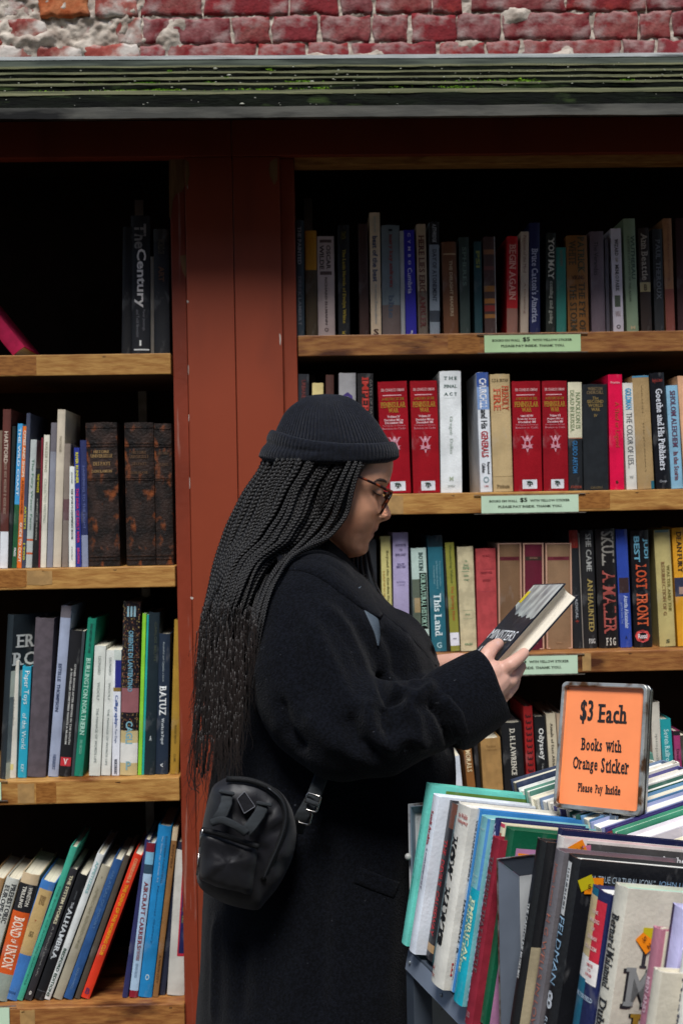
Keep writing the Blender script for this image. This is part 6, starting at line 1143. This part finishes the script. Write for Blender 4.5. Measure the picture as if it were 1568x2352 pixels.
for v in rows:
    a, = smooth_tab(PA, v); b, = smooth_tab(PC, v); yc, hw = smooth_tab(CW, v); a += 12+8*(v > 1500); b -= interp([(1040, 60), (1150, 45), (1240, 34), (1300, 14), (1700, 14)], v)[0]; b = max(b, a+20); cu = (a+b)/2
    for k in range(NC):
        th = 2*math.pi*k/NC; V.append(P(cu+(b-a)/2*math.cos(th), v, yc-hw*math.sin(th)))
nr = len(rows); core.add(V, [(j*NC+k, j*NC+(k+1) % NC, (j+1)*NC+(k+1) % NC, (j+1)*NC+k) for j in range(nr-1) for k in range(NC)]+[tuple(range(NC)), tuple((nr-1)*NC+k for k in range(NC-1, -1, -1))])
core_o = adopt(core.build('hair_mass', M_hcore, None, True))
bt_all = bvh(body, coat, core_o, *[o for o in person.children if o.name.startswith('collar')])
hair_objs = 0
def strand_path(s, v1, wob, seed, lay, v0=1054):
    """pixel path between the left outline (s=0) and the front outline (s=1)"""
    n = 90; pts = []; Ys = []
    # arc-length-like progress: strands start at the hat rim and swing back and down
    ru, = interp([(0, 612), (.3, 678), (.6, 752), (.85, 812), (1, 836)], s)
    for i in range(n+1):
        t_ = i/n; v = v0+(v1-v0)*t_
        a, = smooth_tab(PA, v); b, = smooth_tab(PC, v)
        ss = s**interp([(1040, 1.0), (1250, 1.05), (1400, 1.15), (1800, 1.2)], v)[0]
        uu = a+(b-a)*ss+wob*math.sin(v*.011+seed)*min(1, t_*3)+3.0*noise.noise(Vector((v*.012, seed, 0)))*min(1, t_*4)
        pts.append((uu, v))
    last = None
    for (uu, v) in pts:
        h = hit(bt_all, uu, v); Ys.append(h.y if h is not None else np.nan)
    Ys = np.array(Ys)
    df = np.array([interp([(1050, 1.895), (1250, 1.87), (1400, 1.82), (1800, 1.80)], p[1])[0] for p in pts])
    df = df+(-.01 if lay else .01)
    Ys = np.where(np.isnan(Ys), df, Ys); Ys = np.minimum(Ys, df+.02)
    for _ in range(12):
        Z = Ys.copy(); Z[1:-1] = (Ys[:-2]+2*Ys[1:-1]+Ys[2:])/4; Ys = np.minimum(Z, Ys+.003)
    off = (.003, .008, .013)[lay]
    return [P(a, b, y-off) for (a, b), y in zip(pts, Ys)]
rs = random.Random(3)
def braid(pts, R, name='braid', mt=None, fuzz=0.):
    A = np.array([tuple(p) for p in pts]); seg = np.linalg.norm(np.diff(A, axis=0), axis=1); L = np.concatenate([[0], np.cumsum(seg)])
    per = R*3.5; n = int(L[-1]/per*8); s = np.linspace(0, L[-1], n); C_ = np.stack([np.interp(s, L, A[:, i]) for i in range(3)], 1)
    for _ in range(4): C_[1:-1] = (C_[:-2]+2*C_[1:-1]+C_[2:])/4
    T = np.gradient(C_, axis=0); T /= np.linalg.norm(T, axis=1)[:, None]
    W_ = C_-_C; W_ /= np.linalg.norm(W_, axis=1)[:, None]; B = np.cross(T, W_); B /= np.linalg.norm(B, axis=1)[:, None]; Nn = np.cross(B, T)
    tp = np.clip((L[-1]-s)/(L[-1]*rs.uniform(.45, .8)), .22, 1)*(1+.07*np.sin(s*37+R*9e3))*np.clip(s/.02+.7, 0, 1); tp = tp[:, None]; Vs = []; Fs = []; ns = 5; tot = 0
    for k in range(3):
        ph = 2*math.pi*s/per+2*math.pi*k/3
        c = C_+B*(np.sin(ph)[:, None]*R*.54*tp)+Nn*(np.sin(2*ph)[:, None]*R*.26*tp)
        t2 = np.gradient(c, axis=0); t2 /= np.linalg.norm(t2, axis=1)[:, None]; b2 = np.cross(t2, W_); b2 /= np.linalg.norm(b2, axis=1)[:, None]; n2 = np.cross(b2, t2)
        r = R*.50*(tp*.7+.3)
        ring = np.stack([c+b2*r*math.cos(2*math.pi*j/ns)+n2*r*math.sin(2*math.pi*j/ns) for j in range(ns)], 1).reshape(-1, 3); Vs.append(ring)
        i = np.arange(n-1)[:, None]*ns; j = np.arange(ns)[None]; j2 = (j+1) % ns
        Fs.append(np.stack([i+j, i+j2, i+ns+j2, i+ns+j], -1).reshape(-1, 4)+tot); tot += n*ns
    V = np.concatenate(Vs); Fq = np.concatenate(Fs)
    me = bpy.data.meshes.new(name); me.vertices.add(len(V)); me.vertices.foreach_set('co', V.ravel()); me.loops.add(Fq.size); me.loops.foreach_set('vertex_index', Fq.ravel().astype(np.int32))
    me.polygons.add(len(Fq)); me.polygons.foreach_set('loop_start', np.arange(0, Fq.size, 4, dtype=np.int32)); me.polygons.foreach_set('use_smooth', [True]*len(Fq)); me.update(); me.validate()
    o = link(name, me, mt or M_braid); return adopt(o)
rs = random.Random(3)
for lay, cnt in ((0, 15), (1, 15), (2, 13)):
    for i in range(cnt):
        s = (i+rs.uniform(.2, .8))/cnt
        if lay == 2: s = s*.97+.02
        v1 = rs.uniform(1520, 1800) if s < .55 else rs.uniform(1460, 1770)
        if lay == 0 and s > .93: continue
        braid(strand_path(s, v1, rs.uniform(2, 9), rs.uniform(0, 60), lay), rs.uniform(.0046, .0064))
# the last strands in front of the cheek, hanging apart
def free_braid(pts, ys, R, bt=None):
    tab = [(i,)+p for i, p in enumerate(pts)]; n = 60; out_ = []
    for i in range(n+1):
        k = (len(pts)-1)*i/n; a, b = smooth_tab(tab, k); y = interp([(j, q) for j, q in enumerate(ys)], k)[0]; out_.append(P(a, b, y))
    return braid(out_, R)
free_braid([(829, 1062), (817, 1095), (806, 1135), (798, 1172), (783, 1200), (752, 1234), (712, 1252), (668, 1280), (640, 1320), (618, 1370), (604, 1430), (592, 1500), (580, 1580)], [1.812, 1.808, 1.806, 1.806, 1.80, 1.79, 1.775, 1.745, 1.71, 1.69, 1.675, 1.668, 1.665], .0042)
free_braid([(818, 1060), (800, 1100), (783, 1145), (765, 1190), (735, 1228), (700, 1258), (655, 1300), (620, 1350), (600, 1420), (585, 1500), (570, 1600)], [1.81, 1.803, 1.80, 1.80, 1.79, 1.775, 1.74, 1.70, 1.68, 1.668, 1.668], .0044)
free_braid([(803, 1060), (782, 1105), (762, 1150), (738, 1195), (700, 1240), (650, 1290), (615, 1345), (592, 1410), (576, 1500), (562, 1600)], [1.808, 1.80, 1.797, 1.797, 1.785, 1.75, 1.71, 1.685, 1.67, 1.67], .0045)
for i, (pts, y0, y1) in enumerate([([(818, 1272), (820, 1310), (836, 1350), (868, 1382), (898, 1400)], 1.93, 1.86), ([(836, 1268), (840, 1310), (848, 1345), (870, 1372), (900, 1396)], 1.95, 1.87), ([(808, 1275), (812, 1320), (830, 1362), (860, 1390)], 1.92, 1.85),
        ([(826, 1270), (830, 1310), (845, 1360), (880, 1392)], 1.94, 1.86), ([(800, 1278), (803, 1315), (818, 1352), (842, 1378)], 1.91, 1.84), ([(843, 1262), (850, 1300), (862, 1340), (880, 1372), (903, 1397)], 1.96, 1.88), ([(790, 1280), (795, 1310), (806, 1340)], 1.9, 1.85)]):
    free_braid(pts, [y0+(y1-y0)*k/(len(pts)-1) for k in range(len(pts))], .0036)
# wisps and frayed ends
wm = MB()
for i in range(520):
    s = rs.random(); v0 = rs.uniform(1380, 1700); L = rs.uniform(60, 230); seed = rs.uniform(0, 99); pts = []
    a, = smooth_tab(PA, v0); b, = smooth_tab(PC, v0); u0 = a-4+(b-a)*s; y0 = 1.70-.03*(s > .3)+.07*(s < .15)
    for k in range(14):
        t_ = k/13; pts.append(P(u0-14*t_*(1-s)+(9+8*t_)*noise.noise(Vector((t_*2.4, seed, 0)))*2*t_, v0+L*t_, y0-.004))
    wm.tube(pts, [rs.uniform(.0003, .0006)*(1-.6*k/13) for k in range(14)], 4, flat=(0, 1, .01))
for (pts) in [[(478, 1530), (470, 1620), (462, 1700), (458, 1760), (466, 1800)], [(470, 1560), (452, 1650), (438, 1720), (436, 1775), (455, 1812)], [(462, 1600), (446, 1700), (430, 1770), (440, 1812), (462, 1800)], [(470, 1640), (455, 1730), (445, 1800), (458, 1822)], [(520, 1660), (512, 1730), (505, 1790), (519, 1782)],
              [(548, 1600), (552, 1700), (545, 1718), (520, 1748)], [(452, 1450), (448, 1520), (446, 1600)], [(500, 1620), (508, 1700), (518, 1760), (520, 1800)]]:
    tab = [(i,)+p for i, p in enumerate(pts)]
    wm.tube([P(*smooth_tab(tab, (len(pts)-1)*k/24), 1.685 if pts[0][0] > 490 else 1.76) for k in range(25)], [.0006]*25, 4, flat=(0, 1, .01))
wo = adopt(wm.build('loose_hair', mat('fine_hair', '#2a2422', .4, .5), None, True)); wo['kind'] = 'stuff'
# trousers and boots below the coat
lg = MB()
for y in (1.83, 1.97): lg.chain([(Vector((-.02, y, .62)), .085), (Vector((-.02, y, .12)), .06)], 16)
adopt(lg.build('trousers', mat('black_trousers', '#101014', .8), None, True))
for y in (1.83, 1.97):
    bt_ = MB(); bt_.ell((0.03, y, .05), .14, .05, .05, 20, 10); bt_.capsule((-.03, y, .06), (-.03, y, .2), .05, .055); adopt(bt_.build('boot', mat('black_leather', '#0c0c0c', .4), None, True))

# ================================================================ HELD BOOK
c45 = math.cos(rad(44.5+1.0)); s45 = math.sin(rad(45.5))
tc_ = P(1296, 1340, 1.70)      # head of the front board at its fore-edge (near the camera)
ex1 = Vector((c45, .0, s45)); ey1 = Vector((-.10, .99, -.07)).normalized(); ex1 = (ex1-ey1*ex1.dot(ey1)).normalized(); en1 = ex1.cross(ey1)
if en1.z < 0: en1 = -en1     # up the book, away from the camera, out of the front cover
H_, D_k, T_ = .235, .155, .029
# local x = from back cover to front cover ... spine is far (y = 0 at the spine, y towards the camera)
MX = Matrix(((en1.x, -ey1.x, ex1.x, 0), (en1.y, -ey1.y, ex1.y, 0), (en1.z, -ey1.z, ex1.z, 0), (0, 0, 0, 1)))
org = tc_-ex1*H_+ey1*D_k-en1*T_
HBk = Matrix.Translation(org) @ MX
HB_ = book(HBk, T_, H_, D_k, '#1d2430', 'open-faced dark hardback with white capitals held up in both hands', None, kind='hard', gloss=1, page=mat('paper_edge_held', '#e4dccb', .8, .2, var=.07, vscale=9, stretch=(170, 1, 1), bump=.6, bscale=8), cat='book',
   side=())
HB_['label'] = 'dark hardback with white capitals on its cover held up in the person\'s hands'
# the cover faces en1; local axes for its lettering: reading direction is towards the camera
def cov(s, y0, y1, z0, z1, c, slab=False, off=.0008):
    T = slab_text(s, .03, .8) if slab else text_mesh(s, .0); put_text('lettering', T, (T_+off, D_k*(y0+y1)/2, H_*(z0+z1)/2), (0, 1, 0), (0, 0, 1), (1, 0, 0), D_k*(y1-y0), H_*(z1-z0), ink(c), HB_)
cov('MINISTERS', .04, .95, .49, .575, '#eef2f4'); cov('OF THE NIGHT', .25, .85, .455, .48, '#8c744c'); cov('AT WAR', .1, .75, .32, .42, '#e4e8ec'); cov('THE', .2, .6, .2, .29, '#e4e8ec')
def cpoly(pts, c, off):
    mesh('cover_print', [(T_+off, D_k*a, H_*b) for a, b in pts], [tuple(range(len(pts)))], cover_mat(c, 1), HB_)
M_print = mat('photo_print', '#cfd8d2', .3, .5, col2='#5c6a74', vscale=22, fac=(.36, .68), stretch=(1, 2.2, 1.0), detail=6, coat=.3)
def mpoly(pts, mt, off): mesh('cover_print', [(T_+off, D_k*a, H_*b) for a, b in pts], [tuple(range(len(pts)))], mt, HB_)
mpoly([(.01, .992), (.01, .80), (.12, .77), (.2, .75), (.30, .71), (.38, .73), (.45, .70), (.52, .71), (.6, .69), (.68, .72), (.76, .69), (.86, .70), (.92, .68), (.99, .70), (.99, .992)], M_print, .0003)
cpoly([(.02, .93), (.02, .83), (.13, .82), (.13, .93)], '#e0cc30', .0006)
for o in HB_.children:
    if o.name.startswith('page_block'):     # hollow fore-edge
        me = o.data; b = MB(); bt2 = .0022; n = 10; V = []
        for z in (.003, H_-.0038):
            V += [(bt2, .003, z), (T_-bt2, .003, z)]
            V += [(T_-bt2-(T_-2*bt2)*i/n, D_k-.003-.010*math.sin(math.pi*i/n), z) for i in range(n+1)]
        k = n+3; me2 = bpy.data.meshes.new('page_block'); me2.from_pydata(V, [], [(i, (i+1) % k, k+(i+1) % k, k+i) for i in range(k)]+[tuple(range(k))[::-1], tuple(range(k, 2*k))]); me2.update(); me2.materials.append(me.materials[0]); o.data = me2

# ================================================================ SHOULDER BAG
YBg = 1.635
bag = empty('shoulder_bag', tuple(P(560, 2080, YBg))); BL = bag.location.copy(); tag(bag, "small black nylon bag with webbing loops hanging at the person's hip", 'bag')
def bad(o): o.parent = bag; o.matrix_parent_inverse = Matrix.Translation(-BL); return o
M_ny = mat('black_nylon', '#141419', .5, .4, var=.25, vscale=20, bump=.5, bscale=45, sheen=.1); M_web = mat('black_webbing', '#34383b', .7, .3, var=.2, bump=.8, bscale=700, stretch=(1, 1, 6)); M_zip = mat('zip_tape', '#0e0f11', .6, .3, bump=.6, bscale=900)
M_silver = mat('silver_metal', '#b8b4ae', .22, .5, metal=1., var=.1)
def pillow(name, outl, Y0, depth, mt, back=.0, rings=7, pw=2.2, crease=.0, seed=0, dens=3):
    pts = []; k = len(outl)
    tab = [(i,)+tuple(outl[i % k]) for i in range(-1, k+3)]
    for i in range(k*dens): pts.append(smooth_tab(tab, i/dens))
    cu = sum(p[0] for p in pts)/len(pts); cv = sum(p[1] for p in pts)/len(pts); V = []; n = len(pts)
    levels = [(1.0, -back)]+[(1-(j/rings)**1.0*1.0, depth*(1-(1-j/rings)**pw)**(1/pw)) for j in range(0, rings)]
    for (sc, dp) in levels:
        for (a, b) in pts:
            uu, vv = cu+(a-cu)*sc, cv+(b-cv)*sc
            w_ = crease*(noise.noise(Vector((uu*.02, vv*.035, seed)))+.5*noise.noise(Vector((uu*.05, vv*.06, seed))))*(1 if dp > 0 else 0)*(1-sc*.3)
            w_ += crease*.35*noise.noise(Vector((uu*.11, vv*.05, seed)))*(1 if dp > 0 else 0)
            V.append(P(uu, vv, Y0-dp-w_))
    L = len(levels); V.append(P(cu, cv, Y0-depth)); Fc = [(j*n+i, (j+1)*n+i, (j+1)*n+(i+1) % n, j*n+(i+1) % n) for j in range(L-1) for i in range(n)]+[((L-1)*n+i, L*n, (L-1)*n+(i+1) % n) for i in range(n)]
    Fc.append(tuple(range(n)))
    m_ = MB(); m_.add(V, Fc); return bad(m_.build(name, mt, None, True))
pillow('bag_body', [(487, 1811), (508, 1792), (534, 1784), (572, 1788), (607, 1799), (632, 1810), (651, 1826), (666, 1850), (675, 1875), (681, 1912), (676, 1955), (663, 1992), (640, 2035), (610, 2072), (592, 2090), (560, 2087), (519, 2076), (484, 2058), (461, 2040), (452, 2015), (455, 1970), (461, 1925), (470, 1870)], YBg, .034, M_ny, back=.045, crease=.009, pw=2.6)
pillow('front_pocket', [(463, 1903), (500, 1911), (550, 1929), (594, 1943), (596, 1975), (588, 2020), (578, 2055), (550, 2050), (515, 2043), (480, 2030), (457, 2014), (455, 1975), (458, 1935)], YBg-.022, .026, M_ny, back=.01, crease=.006, seed=9, pw=3)
def strip_px(name, pts, wd, mt, th=.002, flat=True):
    m_ = MB(); tab = [(i,)+p for i, p in enumerate(pts)]; n = 24; c = [P(*smooth_tab(tab, (len(pts)-1)*i/n)) for i in range(n+1)]
    m_.tube(c, [(wd, th)]*(n+1), 8, flat=(0, 1, 0)); return bad(m_.build(name, mt, None, True))
# zip running round the top edge
strip_px('zip', [(520, 1789, YBg-.018), (570, 1792, YBg-.022), (615, 1808, YBg-.024), (645, 1834, YBg-.026), (656, 1868, YBg-.027), (652, 1905, YBg-.028), (638, 1945, YBg-.029), (620, 1985, YBg-.029), (604, 2022, YBg-.028)], .0045, M_zip, .003)
strip_px('zip_teeth', [(615, 1809, YBg-.0275), (645, 1836, YBg-.0295), (656.5, 1870, YBg-.0305), (652, 1905, YBg-.0315), (638, 1945, YBg-.0325), (620, 1985, YBg-.0325), (605, 2020, YBg-.0315)], .0011, mat('zip_teeth', '#3c3e42', .35, metal=.6), .0009)
strip_px('pocket_zip', [(463, 1906, YBg-.045), (500, 1914, YBg-.05), (550, 1931, YBg-.052), (594, 1945, YBg-.048)], .0042, M_zip, .003)
for pts in ([(521, 1822, YBg-.036), (520, 1845, YBg-.046), (512, 1866, YBg-.054), (500, 1884, YBg-.060)], [(606, 1849, YBg-.036), (596, 1870, YBg-.048), (580, 1893, YBg-.058), (564, 1914, YBg-.063)]):
    m_ = MB(); c = [P(*p) for p in pts]
    for a, b in zip(c[:-1], c[1:]): pass
    m_.tube(c, [(.0085, .0013)]*4, 8, flat=(0, 1, 0)); bad(m_.build('webbing_loop', M_web, None, True))
strip_px('handle', [(486, 1890, YBg-.058), (510, 1884, YBg-.066), (540, 1896, YBg-.070), (566, 1914, YBg-.064)], .0055, M_web, .0025)
for c in ((521, 1820), (606, 1846)):
    m_ = MB(); a = P(c[0]-14, c[1]-2, YBg-.040); b = P(c[0]+14, c[1]+3, YBg-.040); m_.capsule(a, b, .0028, .0028, 8); bad(m_.build('webbing_tab', M_web, None, True))
pd = [(562, 1818), (586, 1852), (561, 1868), (545, 1835)]
m_ = MB(); A = [P(a, b, YBg-.0405) for a, b in pd]; B = [P(a, b, YBg-.034) for a, b in pd]; m_.add(A+B, [(0, 1, 2, 3)]+[(i, i+4, (i+1) % 4+4, (i+1) % 4) for i in range(4)]); bad(m_.build('leather_patch', mat('patch_leather', '#26262a', .4, .5, bump=.6, bscale=120), None))
tm = MB()
for i in range(4):
    a, b = A[i], A[(i+1) % 4]
    for k in range(9):
        p = a.lerp(b, (k+.2)/9); q = a.lerp(b, (k+.7)/9); tm.capsule(p+Vector((0, -.0006, 0)), q+Vector((0, -.0006, 0)), .0006, .0006, 5)
bad(tm.build('stitching', mat('stitching', '#6c6e74', .8), None))
def ring_px(u, v, w_, h_, ang, Y, r=.0016):
    pts = []; pr_ = rrect(w_, h_, 5, 3); ca, sa = math.cos(ang), math.sin(ang)
    for x, z in pr_+[pr_[0]]: pts.append(P(u+x*ca-z*sa, v+x*sa+z*ca, Y-.004*math.sin(x*.1)))
    m_ = MB(); m_.tube(pts, r, 8, cap=False, flat=(0, 1, 0)); return bad(m_.build('buckle', M_silver, None, True))
ring_px(716.5, 1843.5, 16, 19, .30, 1.625); ring_px(700, 1878, 14, 14, .25, 1.63)
strip_px('strap', [(680, 1912, 1.655), (692, 1880, 1.632), (708, 1852, 1.628), (722, 1825, 1.640), (735, 1790, 1.66), (752, 1745, 1.68)], .0105, M_web, .0014)
strip_px('buckle_bar', [(703, 1838, 1.622), (716, 1843, 1.619), (731, 1849, 1.622)], .0035, M_silver if False else M_web, .003)
m_ = MB(); m_.tube([P(466, 1905, YBg-.048), P(461, 1930, YBg-.046), P(459, 1945, YBg-.044)], .0012, 6); bad(m_.build('zip_pull', M_silver, None, True))
m_ = MB(); m_.tube([P(457, 1960, YBg-.034), P(455, 1990, YBg-.034), P(452, 2010, YBg-.034)], .0013, 6); bad(m_.build('zip_pull', M_silver, None, True))
o = cloth_strip('strap_front', [(822, 1350, 9), (840, 1382, 12), (857, 1422, 11), (866, 1455, 7), (868, 1484, 2)], .004, mat('grey_strap', '#4f5a64', .7, .3, bump=.5, bscale=500), parent=bag)
o.matrix_parent_inverse = Matrix.Translation(-BL)
